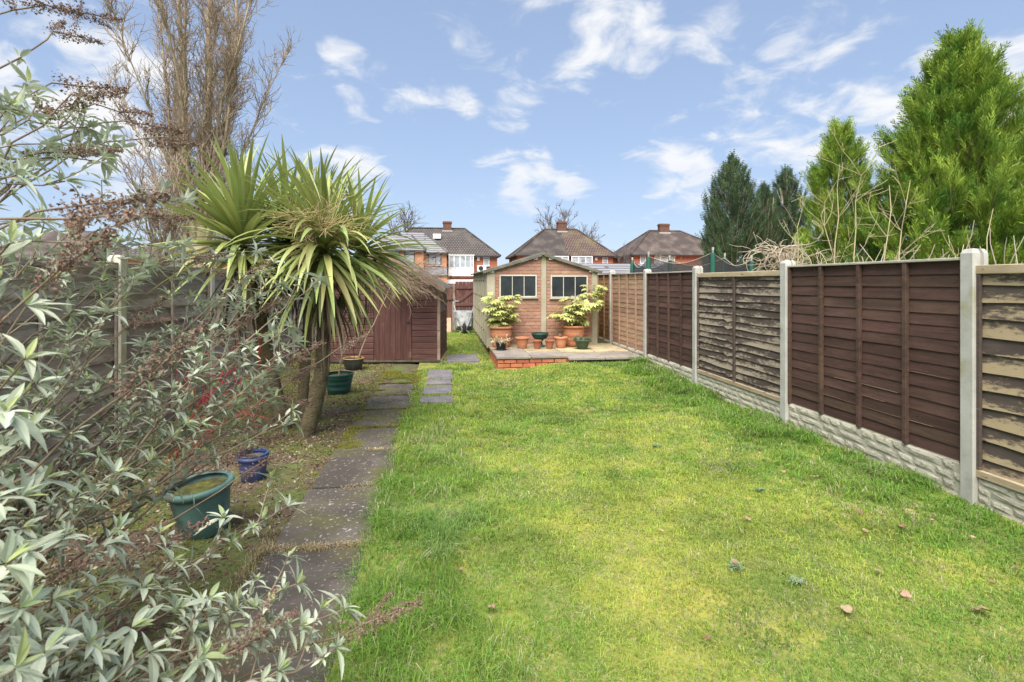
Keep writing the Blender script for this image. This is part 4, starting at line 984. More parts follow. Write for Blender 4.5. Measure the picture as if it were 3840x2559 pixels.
for (lx, ly, z0, L, rad) in limbs_def:
    p0 = np.array((lx*.25, ly*.25, z0)); out = np.array((lx, ly, 0))
    d0 = nrm(np.array((lx*.34, ly*.34, 1.0))); P = wander(r, p0, d0, L, 16, .045, (0,0,1), .055)
    R_ = .74*rad*np.linspace(1,.22,16)**1.1; limbs.append((P, R_))
    nsec = int(L*(4.6 if rad > .2 else 3.8))
    for q in range(nsec):
        t = r.uniform(.06,.97); i = min(int(t*15), 14); pb = P[i]+(P[i+1]-P[i])*(t*15-i); dl = nrm(P[i+1]-P[i])
        a = r.uniform(.35,.8); d = rot_about(dl, r, a); o = np.array((pb[0], pb[1], 0)); d = nrm(d + .25*nrm(o+1e-3)*r.uniform(0,1))
        ls = r.uniform(.9,2.9)*(1-.45*t)*(1.1 if rad > .25 else .9); k = 9
        S = wander(r, pb, d, ls, k, .21, (0,0,1), .20); rs = .021*r.uniform(.6,1.3)*np.linspace(1,.32,k); sec.append((S, rs))
        for w_ in range(int(5+ls*4)):
            tt = r.uniform(.15,1); j = min(int(tt*(k-1)), k-2); ps = S[j]+(S[j+1]-S[j])*(tt*(k-1)-j); dd = rot_about(S[j+1]-S[j], r, r.uniform(.4,1.0)); lt = r.uniform(.25,.85)
            T = wander(r, ps, dd, lt, 6, .30, (0,0,1), .14); tw.append((T, .0115*np.linspace(1,.45,6)))
            if r.uniform() < .42:
                T2 = wander(r, T[3], rot_about(T[4]-T[3], r, .8), lt*.6, 5, .32, (0,0,1), .14); tw.append((T2, .010*np.linspace(1,.5,5)))
    # shoots sprouting close along the big limbs
    for q in range(int(L*7*(rad/.3))):
        t = r.uniform(.0,.8); i = min(int(t*15), 14); pb = P[i]+(P[i+1]-P[i])*(t*15-i); d = nrm(rot_about(P[i+1]-P[i], r, .45))
        S = wander(r, pb+rad*.6*nrm(np.array((d[0],d[1],0))), d, r.uniform(.6,1.7), 6, .16, (0,0,1), .2); tw.append((S, .016*np.linspace(1,.5,6)))
tubes('limb', limbs, M_bark, tp, 9); 
o = tubes('crown', sec, M_bark, tp, 5); o['kind'] = 'stuff'
o = tubes('twigs', tw, M_twig, tp, 3); o['kind'] = 'stuff'

def bare_tree(label, loc, H, spread, seed, m, rad=.12, twn=10, name='bare_tree', up=.1, nl=7, twr=.012):
    r = np.random.default_rng(seed); t = thing(name, label, 'tree', loc)
    L1 = []; L2 = []; L3 = []
    T = wander(r, (0,0,-.1), (0,0,1), H*.45, 7, .04); L1.append((T, rad*np.linspace(1,.7,7)))
    for q in range(nl):
        i = r.integers(2,7); d = nrm(np.array((*r.normal(0,spread,2), 1.0))); P = wander(r, T[i], d, H*.58*r.uniform(.7,1.1), 10, .09, (0,0,1), .05); L1.append((P, rad*.55*np.linspace(1,.2,10)))
        for w_ in range(twn):
            j = r.integers(2,9); d2 = rot_about(P[j]-P[j-1], r, r.uniform(.5,.9)); S = wander(r, P[j], d2, H*.2*r.uniform(.5,1.2), 7, .14, (0,0,1), .08); L2.append((S, rad*.2*np.linspace(1,.4,7)))
            for x in range(5):
                j2 = r.integers(1,6); S3 = wander(r, S[j2], rot_about(S[j2+1]-S[j2], r, .7), H*.085*r.uniform(.5,1.2), 5, .18, (0,0,1), .08); L3.append((S3, twr*np.linspace(1,.6,5)))
    tubes('trunk', L1, m, t, 7); o = tubes('crown', L2, m, t, 4); o = tubes('twigs', L3, m, t, 3); o['kind'] = 'stuff'
    return t
bare_tree('slim bare tree with reddish twigs left of the tall upright tree', (-7.5,15.6,0), 5.6, .22, 31, M_twig, .07, 12, nl=9, twr=.009)
bare_tree('distant bare tree behind the left brick house', (-5.2,75,0), 13.0, .42, 33, M_dtwig, .25, 12, nl=9, twr=.035)
bare_tree('distant bare tree with upright crown behind the middle house chimney', (17.6,78,0), 13.2, .34, 34, M_dtwig, .25, 12, nl=9, twr=.035)
bare_tree('smaller distant bare tree behind the right slope of the middle roof', (20.6,79,0), 11.0, .34, 35, M_dtwig, .2, 10, nl=7, twr=.03)
bare_tree('thin bare sapling between the middle and right brick houses', (20.3,57,0), 6.6, .22, 36, M_dtwig, .09, 7, nl=5, twr=.018)

# ------------------------------------------------ conifers
def spray_proto(pairs=8, w_=.040, lf=.25, seed=0, ang=.75):
    r = np.random.default_rng(seed); V = []; F = []
    def tri(a, b, c): n = len(V); V.extend([a,b,c]); F.append((n,n+1,n+2))
    tri((-.012,0,0),(.012,0,0),(0,1,.0))
    for i in range(pairs):
        y = .06+.86*i/pairs; l = lf*(1-.62*i/pairs)*r.uniform(.8,1.2)
        for s in (-1, 1):
            a = ang+r.normal(0,.1); dx, dy = s*math.sin(a)*l, math.cos(a)*l; z = r.normal(.0,.06)
            ox, oy = math.cos(a)*w_, -s*math.sin(a)*w_
            tri((0,y,0),(dx*.55+ox*.5,y+dy*.55+oy*.5,z*.5),(dx,y+dy,z)); tri((0,y,0),(dx,y+dy,z),(dx*.5-ox*.6,y+dy*.5-oy*.6,z*.5))
    return np.array(V), np.array(F)
SPR = [spray_proto(7, .034, .34, i, .45) for i in range(3)]; SPC = [spray_proto(4, .075, .24, i) for i in range(3)]
def conifer(label, loc, H, prof, nb, ns, m, slen, seed, z0=.4, upturn=.75, plume=.55, name='conifer_tree', lead=None, droop=0.0, radj=.18, spr=None):
    """prof(t) = crown radius at height fraction t; boughs carry plumes of flat sprays"""
    r = np.random.default_rng(seed); t = thing(name, label, 'tree', loc)
    tubes('trunk', [(wander(r, (0,0,-.1), (0,0,1), H*.93, 9, .012), .13*(H/6)*np.linspace(1,.12,9))], M_bark, t, 8)
    POS = []; FWD = []; UP = []; SCL = []; br = []
    for q in range(nb):
        f = (q+.5)/nb; f = f**.92; z = z0+(H-z0)*f*.985; th = q*2.39996+r.normal(0,.25); Rr = prof(f)*r.uniform(1-radj*1.4,1+radj*.8)
        rise = Rr*upturn*r.uniform(.6,1.3)+.12
        a = np.array((0,0,max(.1, z-rise))); d = np.array((math.cos(th), math.sin(th), 0)); b = d*Rr + np.array((0,0,z-droop*Rr+r.normal(0,.05)))
        mid = (a+b)/2 + d*Rr*.12 - np.array((0,0,rise*.12)); br.append((np.array([a, mid, b]), (.022, .016, .006)))
        n = max(5, int(ns*(.35+Rr/prof(.15))))
        tt = r.uniform(.18,1.0,n)**.7; ax = ((1-tt)**2)[:,None]*a + (2*tt*(1-tt))[:,None]*mid + (tt**2)[:,None]*b
        bd = nrm(b-mid); off = r.normal(0,1,(n,3))*plume*(.35+.5*Rr)*.32*np.clip(1.25-tt,.2,1)[:,None]; pos = ax+off
        fwd = bd[None]*1.0 + np.array((0,0,.55))[None]*r.uniform(.2,1.4,(n,1))*upturn + off*.7/(plume*.4) + r.normal(0,.16,(n,3))
        POS.append(pos); FWD.append(fwd); UP.append(np.repeat((d*.6+np.array((0,0,.8))+r.normal(0,.3,3))[None], n, 0)+r.normal(0,.35,(n,3))); SCL.append(slen*r.uniform(.6,1.25,n))
    POS = np.concatenate(POS); FWD = np.concatenate(FWD); UP = np.concatenate(UP); SCL = np.concatenate(SCL)
    M = frames(POS, FWD, UP, SCL); k = r.integers(0,3,len(M)); VS=[]; FS=[]; base=0
    for i in range(3):
        V, F = instance_mesh(*(spr or SPR)[i], M[k==i]); VS.append(V); FS.append(F+base); base += len(V)
    tubes('bough', br, M_twig, t, 4)['kind'] = 'stuff'
    o = link('crown', raw_mesh('crown', np.concatenate(VS), None, np.concatenate(FS), m), t); o['kind'] = 'stuff'
    return t
M_ley = leaf_mat('green_conifer', (.085,.18,.026), (.29,.39,.055), .65, .08, .45, .022, scale=1.9, spec=.15)
M_cyp = leaf_mat('dark_cypress', (.045,.08,.036), (.09,.14,.06), .7, .12, .35, .02, scale=1.8, spec=.15)
conifer('huge bright green conifer towering over the right fence', (11.58,10.6,0), 7.0, lambda f: (1.92-.75*f)*(1-f**3.6)+.10, 260, 56, M_ley, .50, 51, .9, plume=.40)
conifer('smaller bright green conifer left of the huge one', (10.35,12.7,0), 5.6, lambda f: (1.25-.55*f)*(1-f**3.2)+.08, 130, 46, M_ley, .45, 52, .5, plume=.40)
conifer('tall columnar dark green cypress beyond the trampoline', (9.17,15.95,0), 5.55, lambda f: (.70+.14*math.sin(f*2.6))*(1-f**7)+.06, 230, 36, M_cyp, .28, 53, .3, 1.3, .34, radj=.10, spr=SPC)
conifer('dark green cypress with twin peaks, taller peak', (11.3,16.3,0), 5.3, lambda f: (.66+.12*math.sin(f*2.6))*(1-f**5)+.06, 200, 34, M_cyp, .28, 54, .3, 1.3, .34, radj=.10, spr=SPC)
conifer('short dark green cypress squeezed between the two taller cypresses', (10.25,15.9,0), 4.7, lambda f: (.70-.05*f)*(1-f**4)+.05, 170, 32, M_cyp, .27, 55, .3, 1.7, .42, radj=.12, spr=SPC)

# ------------------------------------------------ broad leaved bushes far right
def leaf_proto(w_=.32, fold=.08, curl=.12, k=4):
    """pointed leaf along +Y, unit length, folded along the midrib"""
    V = [(0,0,0)]; 
    for i in range(1, k):
        t = i/k; ww = w_*.5*math.sin(math.pi*t**.85); z = -curl*t*t
        V += [(-ww,t,z+fold*ww*2),(0,t,z),(ww,t,z+fold*ww*2)]
    V.append((0,1,-curl)); F = [(0,2,1),(0,3,2)]
    for i in range(k-2):
        a = 1+3*i; F += [(a,a+1,a+3),(a+1,a+4,a+3),(a+1,a+2,a+4),(a+2,a+5,a+4)]
    a = 1+3*(k-2); n = len(V)-1; F += [(a,a+1,n),(a+1,a+2,n)]
    return np.array(V), np.array(F)
LFB = leaf_proto(.5)
def bush(label, loc, rx, rz, nl, m, ls, seed, stems=12, name='leafy_bush'):
    r = np.random.default_rng(seed); t = thing(name, label, 'bush', loc); br = []; tips = []
    for q in range(stems):
        th = r.uniform(0,6.28); e = nrm(np.array((math.cos(th)*rx, math.sin(th)*rx, rz*r.uniform(.5,1.3))))
        P = wander(r, (0,0,0), e, r.uniform(.7,1.05)*math.hypot(rx*.8, rz*.8), 8, .12, (0,0,1), .05); br.append((P, .02*np.linspace(1,.3,8))); tips.append(P[3:])
        for w_ in range(5):
            S = wander(r, P[r.integers(3,8)], e+r.normal(0,.7,3), r.uniform(.2,.5)*rx, 5, .2); br.append((S, .007)); tips.append(S)
    C = np.concatenate(tips); I = r.integers(0,len(C),nl); pos = C[I]+r.normal(0,.07,(nl,3)); fwd = r.normal(0,1,(nl,3))+np.array((0,0,.2)); M = frames(pos, fwd, r.normal(0,1,(nl,3))+np.array((0,0,1.2)), ls*r.uniform(.6,1.3,nl))
    tubes('stem', br, M_twig, t, 4)['kind'] = 'stuff'
    V, F = instance_mesh(*LFB, M); o = link('foliage', raw_mesh('foliage', V, None, F, m), t); o['kind'] = 'stuff'; return t
M_yb = leaf_mat('yellow_green_leaf', (.26,.28,.06), (.36,.33,.12), .55, .3, .35, .03)
M_br = leaf_mat('russet_leaf', (.26,.17,.10), (.30,.26,.13), .6, .25, .35, .03)
bush('yellow green bush left of the dark cypress', (9.0,18.6,0), 1.0, 2.9, 1500, M_yb, .13, 61)
bush('russet and green bush behind the trampoline', (8.6,20.4,0), 1.5, 2.3, 1500, M_br, .13, 62)
bush('yellow bush peeping between the dark cypress and the green conifer', (12.9,17.4,0), .9, 3.6, 1100, M_yb, .14, 63)
bush('bright green bush behind the left fence at the picture edge', (-5.6,7.2,0), 1.1, 1.9, 1600, leaf_mat('bright_leaf', (.24,.32,.06), (.32,.38,.10), .55, .3, .3, .02), .09, 64)

# ------------------------------------------------ bare shrubs just beyond the right fence
M_pale = mat('pale_bare_stem', (.42,.34,.24), [((.52,.44,.33), 4, .4, .7), ((.28,.22,.15), 6, .55, .72)], .9, coord='World')
r = np.random.default_rng(71)
t = thing('contorted_shrub', 'pale contorted bare shrub with curling branches behind the peeling fence panel', 'shrub', (5.72,8.3,0)); L1 = []; L2 = []
T = wander(r, (0,0,-.1), (0,0,1), 2.2, 8, .04); L1.append((T, .065*np.linspace(1,.75,8)))
for q in range(95):
    i = r.integers(3,8); th = r.uniform(0,6.28); d = np.array((math.cos(th), math.sin(th), r.uniform(-.1,.9))); c = r.normal(0,1,3)*.16
    P = [T[i]+r.normal(0,.03,3)]; d = nrm(d); k = r.integers(13,22); s = r.uniform(.036,.055)
    for j in range(k): c = c*.88+r.normal(0,.19,3); d = nrm(d+c+np.array((0,0,-.03))); P.append(P[-1]+d*s)
    L2.append((np.array(P), .0105*np.linspace(1,.4,k+1)))
    for w_ in range(2):
        j0 = r.integers(3,k-2); d2 = nrm(r.normal(0,1,3)); c2 = r.normal(0,.2,3); Q = [P[j0]]
        for j in range(8): c2 = c2*.8+r.normal(0,.2,3); d2 = nrm(d2+c2); Q.append(Q[-1]+d2*.055)
        L2.append((np.array(Q), .0065*np.linspace(1,.5,9)))
tubes('trunk', L1, M_pale, t, 9); tubes('branches', L2, M_pale, t, 5)['kind'] = 'stuff'
M_ps = mat('pale_upright_stem', (.42,.35,.20), [((.5,.43,.27), 4, .4, .7), ((.30,.24,.14), 6, .55, .72)], .9, coord='World')
t = thing('bare_shrub', 'tall pale bare stems of a pruned shrub behind the near dark fence panel', 'shrub', (5.9,6.9,0)); L1 = []; L2 = []
for (x, y, tx, ty, H) in [(-.15,.3,.05,.5,3.35),(.05,.2,.25,.3,3.1),(.25,.0,.75,.3,3.0),(.40,-.1,1.0,.2,3.05),(.1,.3,-.05,.6,2.7),(.85,-.5,1.5,-.6,2.5),(-.3,.4,-.55,.6,2.4)]:
    k = 9; P = np.linspace((x,y,0),(tx,ty,H),k)+r.normal(0,.03,(k,3)); L1.append((P, .017*np.linspace(1,.25,k)))
    for w_ in range(8):
        j = r.integers(3,k); d = rot_about(np.array((tx-x,ty-y,H)), r, r.uniform(.5,1.0)); S = wander(r, P[j], d, r.uniform(.3,.9), 7, .10, (0,0,1), .1); L2.append((S, .0048*np.linspace(1,.4,7)))
        for x_ in range(3): L2.append((wander(r, S[r.integers(2,6)], rot_about(d, r, .7), r.uniform(.1,.35), 5, .12), .003))
tubes('stem', L1, M_ps, t, 6); tubes('twigs', L2, M_ps, t, 4)['kind'] = 'stuff'
t = thing('pruned_hedge', 'low pale pruned twigs showing along the top of the near dark fence panel', 'hedge', (4.6,5.4,0)); L2 = []
for q in range(200):
    x = r.uniform(.0,1.7); y = r.uniform(-1.7,1.9); b = np.array((x,y,.9+r.uniform(0,.7))); d = np.array((*r.normal(0,.55,2),1.0)); L2.append((wander(r, b, d, r.uniform(.25,.65), 5, .10), .0065*np.linspace(1,.55,5)))
for q in range(70):
    x = r.uniform(.0,1.7); y = r.uniform(-1.7,1.9); L2.append((wander(r, (x,y,-.05), (*r.normal(0,.12,2),1), 1.5, 7, .06), .016*np.linspace(1,.6,7)))
tubes('twigs', L2, M_pale, t, 5)['kind'] = 'stuff'

# ------------------------------------------------ trampoline
M_sleeve = mat('green_padding', (.02,.10,.065), [((.04,.15,.10), 5, .4, .7)], .6, (30,.3))
M_net = bpy.data.materials.new('safety_net'); M_net.use_nodes = True; nd = M_net.node_tree.nodes; bs = nd['Principled BSDF']; bs.inputs['Base Color'].default_value = (.035,.035,.036,1); bs.inputs['Roughness'].default_value = .9
tr_ = nd.new('ShaderNodeBsdfTransparent'); ms = nd.new('ShaderNodeMixShader'); ms.inputs[0].default_value = .30; M_net.node_tree.links.new(bs.outputs[0], ms.inputs[1]); M_net.node_tree.links.new(tr_.outputs[0], ms.inputs[2]); M_net.node_tree.links.new(ms.outputs[0], nd['Material Output'].inputs['Surface'])
tm = thing('trampoline', 'round trampoline with dark safety net and green padded poles behind the fence', 'trampoline', (5.3,10.95,0))
RT = 1.2; NP = 6; ang = [R(205+60*i) for i in range(NP)]
MB().tube([(RT*math.cos(a), RT*math.sin(a), .88) for a in np.linspace(0,2*np.pi,37)], .03, 8, caps=False).build('frame_ring', M_galv, tm)
MB().lathe([(0,.87),(RT-.2,.87)], 32).build('bed', M_rub, tm); MB().lathe([(RT-.25,.90),(RT-.02,.91),(RT+.03,.88)], 32).build('spring_pad', M_sleeve, tm)
for i, a in enumerate(ang):
    c, s = math.cos(a)*(RT+.04), math.sin(a)*(RT+.04); H = 2.06+.07*math.sin(i*2.3)
    po = MB().tube([(c,s,.0),(c,s,H+.06)], .02, 8).build('pole', M_galv, tm)
    MB().tube([(c,s,.92),(c+.01,s,1.3),(c-.006,s,1.7),(c,s,H)], (.05,.056,.05,.046), 10).build('sleeve', M_sleeve, po)
    MB().tube([(c,s,H+.05),(c,s,H+.11)], .022, 8).build('cap', M_cap, po)
    a2 = a+R(60); V = []; F = []; k = 12; H2 = 2.06+.07*math.sin(((i+1)%NP)*2.3)
    rows_ = 5
    for j in range(k+1):
        f = j/k; aa = a+(a2-a)*f; chord = RT*(1-.10*math.sin(math.pi*f)); zt = (H*(1-f)+H2*f) - .17*math.sin(math.pi*f)
        for q in range(rows_+1): V.append((chord*math.cos(aa), chord*math.sin(aa), .9+(zt-.9)*q/rows_))
    for j in range(k):
        for q in range(rows_): b = j*(rows_+1)+q; F.append((b,b+rows_+1,b+rows_+2,b+1))
    nt_ = MB().add(V, F).build('net', M_net, tm, True)
    MB().tube([V[j*(rows_+1)+rows_] for j in range(k+1)], .007, 6).build('top_cord', M_grey, nt_)
for i in range(4):
    a = R(30+90*i); MB().tube([(RT*math.cos(a-.25),RT*math.sin(a-.25),.88),(RT*math.cos(a-.2),RT*math.sin(a-.2),.02),(RT*math.cos(a+.2),RT*math.sin(a+.2),.02),(RT*math.cos(a+.25),RT*math.sin(a+.25),.88)], .02, 8).build('leg', M_galv, tm)

# ================================================================== pots
def pot(label, loc, prof, m, cat='pot', name='plant_pot', soil_m=None, soil=None, soil_r=None, group=None, n=32, tilt=0.0, lobes=0, lobe_amt=0.0, handle=False):
    """prof: outer profile from base to rim, (radius, z); walls get an inside; soil = height"""
    t = thing(name, label, cat, loc, 0, group, rx=tilt)
    w_ = .012; top = prof[-1]
    inner = [(max(.01, r_-w_), z) for (r_, z) in prof[::-1]]
    inner = [(top[0]-w_*1.3, top[1]-.002)] + [p for p in inner[1:] if p[1] > (soil or 0)-.06]
    MB().lathe([(0,prof[0][1])]+list(prof)+inner, n, lobes=lobes, lobe_amt=lobe_amt).build('body', m, t, True)
    if soil: 
        r0 = soil_r or top[0]-w_*1.5
        MB().lathe([(r0, soil-.004),(r0*.6,soil+.008),(r0*.25,soil+.004),(0,soil+.01)], n).build('soil', soil_m or M_soil, t, True)
    return t
M_terra = mat('terracotta', (.42,.165,.08), [((.50,.23,.13), 4, .4, .7), ((.36,.14,.07), 6, .56, .74), ((.60,.45,.36), 14, .68, .76)], .82, (50,.25), rnd=.1)
M_brownpot = mat('brown_clay', (.27,.095,.045), [((.36,.15,.08), 4, .4, .7), ((.14,.06,.04), 6, .54, .72)], .8, (50,.25), rnd=.1)
M_dgreen = mat('dark_green_plastic', (.018,.06,.045), [((.03,.09,.07), 5, .4, .7)], .45)
M_oct = mat('green_glaze', (.05,.085,.05), [((.09,.13,.08), 5, .4, .7), ((.03,.05,.03), 8, .55, .7)], .55, (40,.2))
M_blackpot = mat('black_plastic_pot', (.018,.022,.024), [((.03,.036,.038), 5, .4, .7)], .5)
M_teal = mat('teal_glaze', (.075,.15,.13), [((.14,.24,.21), 3, .4, .66), ((.05,.055,.045), 4, .50, .66), ((.10,.075,.05), 9, .58, .70)], .55, (30,.25), spec=.35)
M_moss = mat('potting_moss', (.05,.058,.018), [((.15,.15,.03), 14, .4, .65), ((.09,.06,.04), 20, .5, .7)], .95, (60,.9), coord='World')
M_blue = mat('blue_glaze', (.035,.05,.14), [((.07,.095,.22), 4, .4, .66), ((.04,.045,.07), 5, .5, .7)], .5, spec=.4)
M_bowl = mat('dark_glaze', (.022,.028,.024), [((.05,.055,.045), 5, .4, .7)], .4, spec=.5)
M_ochre = mat('ochre_rim', (.38,.22,.07), [((.28,.15,.05), 6, .45, .7)], .5)
def ribbed(r0, r1, h, rim, ribs=3):
    P = [(r0*.92,0),(r0,.015)]
    for i in range(ribs):
        a = i/ribs; z0, z1 = .02+(h*.62)*a, .02+(h*.62)*(i+1)/ribs; ra = r0+(r1*.93-r0)*a; rb = r0+(r1*.93-r0)*(i+1)/ribs
        P += [(ra+.002,z0+.004),((ra+rb)/2+.014,(z0+z1)/2),(rb-.002,z1-.004)]
    return P+[(r1*.92,h*.70),(r1*.97,h*.80),(r1*.96,h*.88),(r1+.004,h*.885),(r1+rim,h*.90),(r1+rim,h*.985),(r1+rim-.006,h)]
pot('big terracotta pot holding the variegated shrub, left of the two', (1.154,10.56,.246), ribbed(.165,.235,.425,.018), M_terra, soil=.385, soil_r=.225)
pot('big terracotta pot holding the variegated shrub, beside the fence', (2.64,10.56,.246), ribbed(.165,.235,.42,.018), M_terra, soil=.38, soil_r=.225)
cone = lambda r0, r1, h: [(r0*.96,0),(r0,.006),(r0+(r1-r0)*.4,h*.42),(r0+(r1-r0)*.42,h*.46),(r1*.93,h*.80),(r1*.94,h*.81),(r1,h*.82),(r1+.004,h*.9),(r1,h)]
pot('small orange terracotta pot left of the green pedestal bowl', (1.538,10.3,.246), cone(.085,.13,.225), M_terra, soil=.19, soil_r=.11)
pot('small orange terracotta pot in front of the big pot by the fence', (2.315,10.3,.246), cone(.085,.132,.22), M_terra, soil=.19, soil_r=.11)
pot('little brown clay pot left of the green pedestal', (1.822,10.2,.246), cone(.055,.085,.17), M_brownpot, soil=.14, soil_r=.07)
pot('little brown clay pot right of the green pedestal', (2.066,10.2,.246), cone(.058,.09,.17), M_brownpot, soil=.14, soil_r=.072)
t = pot('dark green pedestal bowl between the small terracotta pots', (1.93,10.5,.246), [(.10,0),(.10,.02),(.055,.05),(.045,.10),(.07,.14),(.13,.17),(.155,.21),(.160,.235),(.172,.24),(.174,.275),(.168,.28)], M_dgreen, 'bowl', 'pedestal_bowl', soil=.25, soil_r=.15)
t = pot('green octagonal bowl with trailing plant at the patio corner', (2.69,10.08,.246), [(.09,0),(.10,.01),(.145,.14),(.15,.145),(.185,.165),(.188,.18),(.18,.185)], M_oct, soil=.165, soil_r=.16, n=8)
bp = pot('black plastic pot on a saucer holding pale trailing plant', (1.10,10.1,.246), [(.078,.01),(.082,.02),(.10,.13),(.106,.132),(.107,.15),(.102,.152)], M_blackpot, soil=.135, soil_r=.09)
MB().lathe([(0,0),(.095,.0),(.112,.022),(.106,.024),(.09,.008),(0,.008)], 28).build('saucer', M_blackpot, bp, True)
tg = pot('large teal glazed pot tilting beside the path under the grey leaved shrub', (-1.48,3.55,-.01), [(.125,0),(.132,.008),(.150,.12),(.166,.24),(.170,.262),(.186,.266),(.196,.28),(.195,.298),(.186,.308),(.172,.306)], M_teal, soil_m=M_moss, soil=.27, soil_r=.165, n=40, tilt=R(2)); tg.rotation_euler = (R(3), R(-5), 0)
pot('small blue glazed pot behind the teal pot', (-1.49,4.43,-.01), [(.082,0),(.086,.006),(.102,.12),(.108,.165),(.116,.168),(.118,.185),(.110,.19),(.112,.20),(.116,.205),(.112,.21)], M_blue, soil=.175, soil_r=.098, n=36)
rg = pot('dark green ribbed pot holding a bare sapling below the palm', (-1.44,7.65,-.01), [(.135,0),(.142,.01),(.155,.06),(.165,.085),(.158,.092),(.170,.14),(.178,.162),(.172,.17),(.184,.21),(.192,.23),(.188,.24),(.198,.265),(.200,.285),(.19,.288)], M_dgreen, soil=.25, soil_r=.175, n=36)
r = np.random.default_rng(81)
L1 = [(wander(r, (0,0,.22), (.05,0,1), .75, 8, .05), .012*np.linspace(1,.5,8))]
for q in range(9): L1.append((wander(r, L1[0][0][r.integers(2,8)], (*r.normal(0,.8,2),.6), r.uniform(.15,.4), 6, .12), .005))
tubes('sapling', L1, M_twig, rg, 5)
bo = pot('dark glazed bowl with ochre rim in front of the shed', (-1.575,9.70,-.01), [(.10,0),(.12,.01),(.15,.06),(.17,.13),(.172,.18),(.178,.20)], M_bowl, soil=.15, soil_r=.155, n=36)
MB().tube([(.176*math.cos(a),.176*math.sin(a),.205) for a in np.linspace(0,2*np.pi,37)], .011, 8, caps=False).build('rim', M_ochre, bo, True)

# small plants in the patio pots
def potted(label, loc, n, rad, h, m, ls, seed, name='potted_plant', trail=.0):
    r = np.random.default_rng(seed); t = thing(name, label, 'plant', loc); br = []; POS = []; FWD = []
    for q in range(n):
        th = r.uniform(0,6.28); L = math.hypot(rad, h)*r.uniform(.5,1.05); d = nrm(np.array((math.cos(th)*rad, math.sin(th)*rad, h*r.uniform(.3,1.3)))); P = wander(r, (0,0,0), d, L, 6, .12, (0,0,-1), trail); br.append((P, .003))
        for k in range(9):
            j = r.integers(1,6); POS.append(P[j]+r.normal(0,.008,3)); FWD.append(r.normal(0,.8,3)+d+np.array((0,0,.3)))
    M = frames(np.array(POS), np.array(FWD), r.normal(0,.5,(len(POS),3))+np.array((0,-.3,1)), ls*r.uniform(.6,1.3,len(POS)))
    V, F = instance_mesh(*leaf_proto(.45), M); tubes('stems', br, M_twig, t, 4); o = link('foliage', raw_mesh('foliage', V, None, F, m), t); o['kind'] = 'stuff'; return t
M_vari = leaf_mat('variegated_leaf', (.60,.58,.22), (.40,.45,.13), .45, .25, .22, .03, scale=14)
M_heath = leaf_mat('pale_trailing_leaf', (.40,.40,.22), (.46,.34,.20), .55, .25, .3, .03, scale=12)
potted('pale pink tinged trailing plant in the black pot', (1.10,10.1,.385), 26, .20, .12, M_heath, .045, 91, trail=.06)
potted('dark green small leaved plant in the octagonal bowl', (2.69,10.08,.41), 26, .20, .10, leaf_mat('dark_small_leaf', (.075,.12,.06), (.16,.22,.12), .5, .2, .3, .02, scale=12), .04, 92, trail=.05)
potted('withered seedlings in the small terracotta pot near the fence', (2.315,10.3,.435), 7, .05, .06, M_br, .03, 93)

# fatsia: palmate leaves, each an object
def palmate(seed, lobes=8):
    r = np.random.default_rng(seed); V = []; F = []; pv, pf = leaf_proto(.36, .10, .16, 3)
    for i in range(lobes):
        a = R(-118+236*i/(lobes-1)); l = (1-.32*abs(i-(lobes-1)/2)/((lobes-1)/2))*r.uniform(.9,1.1); c, s = math.cos(a), math.sin(a)
        P = pv*l; Q = np.stack([P[:,0]*c+P[:,1]*s, -P[:,0]*s+P[:,1]*c, P[:,2]], 1); F.extend([tuple(len(V)+np.array(f)) for f in pf]); V.extend(Q.tolist())
    me = raw_mesh('leaf', np.array(V), None, np.array(F), M_vari); return me
PALM = [palmate(i, 7+i % 3) for i in range(4)]
def fatsia(label, loc, nl, W_, H_, seed, extra=()):
    r = np.random.default_rng(seed); t = thing('fatsia_shrub', label, 'shrub', loc); st = []
    nodes = []
    for q in range(6):
        th = r.uniform(0,6.28); P = wander(r, (r.normal(0,.03),r.normal(0,.03),0), (math.cos(th)*.35,math.sin(th)*.35,1), H_*r.uniform(.55,.92), 6, .1, (0,0,1), .05); st.append((P, .010*np.linspace(1,.6,6))); nodes.append(P[1:])
    for e in extra: P = np.linspace((0,0,.1), e, 6)+r.normal(0,.015,(6,3)); st.append((P, .009)); nodes.append(np.repeat(P[4:], 4, 0))
    N = np.concatenate(nodes)
    for q in range(nl):
        b = N[r.integers(0,len(N))]; th = r.uniform(0,6.28); out = np.array((math.cos(th), math.sin(th)*.9, r.uniform(-.1,.55))); c = b+out*r.uniform(.10,.24)
        zt = (c[2])/H_; lim_ = W_*(.62+.75*math.sin(math.pi*min(1,max(0,zt*.75+.15)))); hr = math.hypot(c[0], c[1])
        if hr > lim_ and not extra: c[:2] *= lim_/hr
        st.append((np.array([b, (b+c)/2+np.array((0,0,.015)), c]), .0035))
        fwd = out+np.array((0,0,-.45)); M = frames(c[None], fwd[None], (np.array((0,-.25,1))+r.normal(0,.3,3)+out*.35)[None], np.array([r.uniform(.10,.165)]))[0]
        o = link('leaf', PALM[r.integers(0,4)], t); o.matrix_basis = Matrix(M.tolist())
    tubes('stem', st, M_twig, t, 5); return t
fatsia('variegated yellow green shrub in the big terracotta pot nearer the shed', (1.154,10.56,.62), 150, .31, .70, 95)
fatsia('variegated yellow green shrub with one shoot reaching over the fence end', (2.64,10.56,.62), 165, .31, .72, 96, extra=((.42,.05,.80),(-.28,-.05,.25),(.30,-.1,.5)))

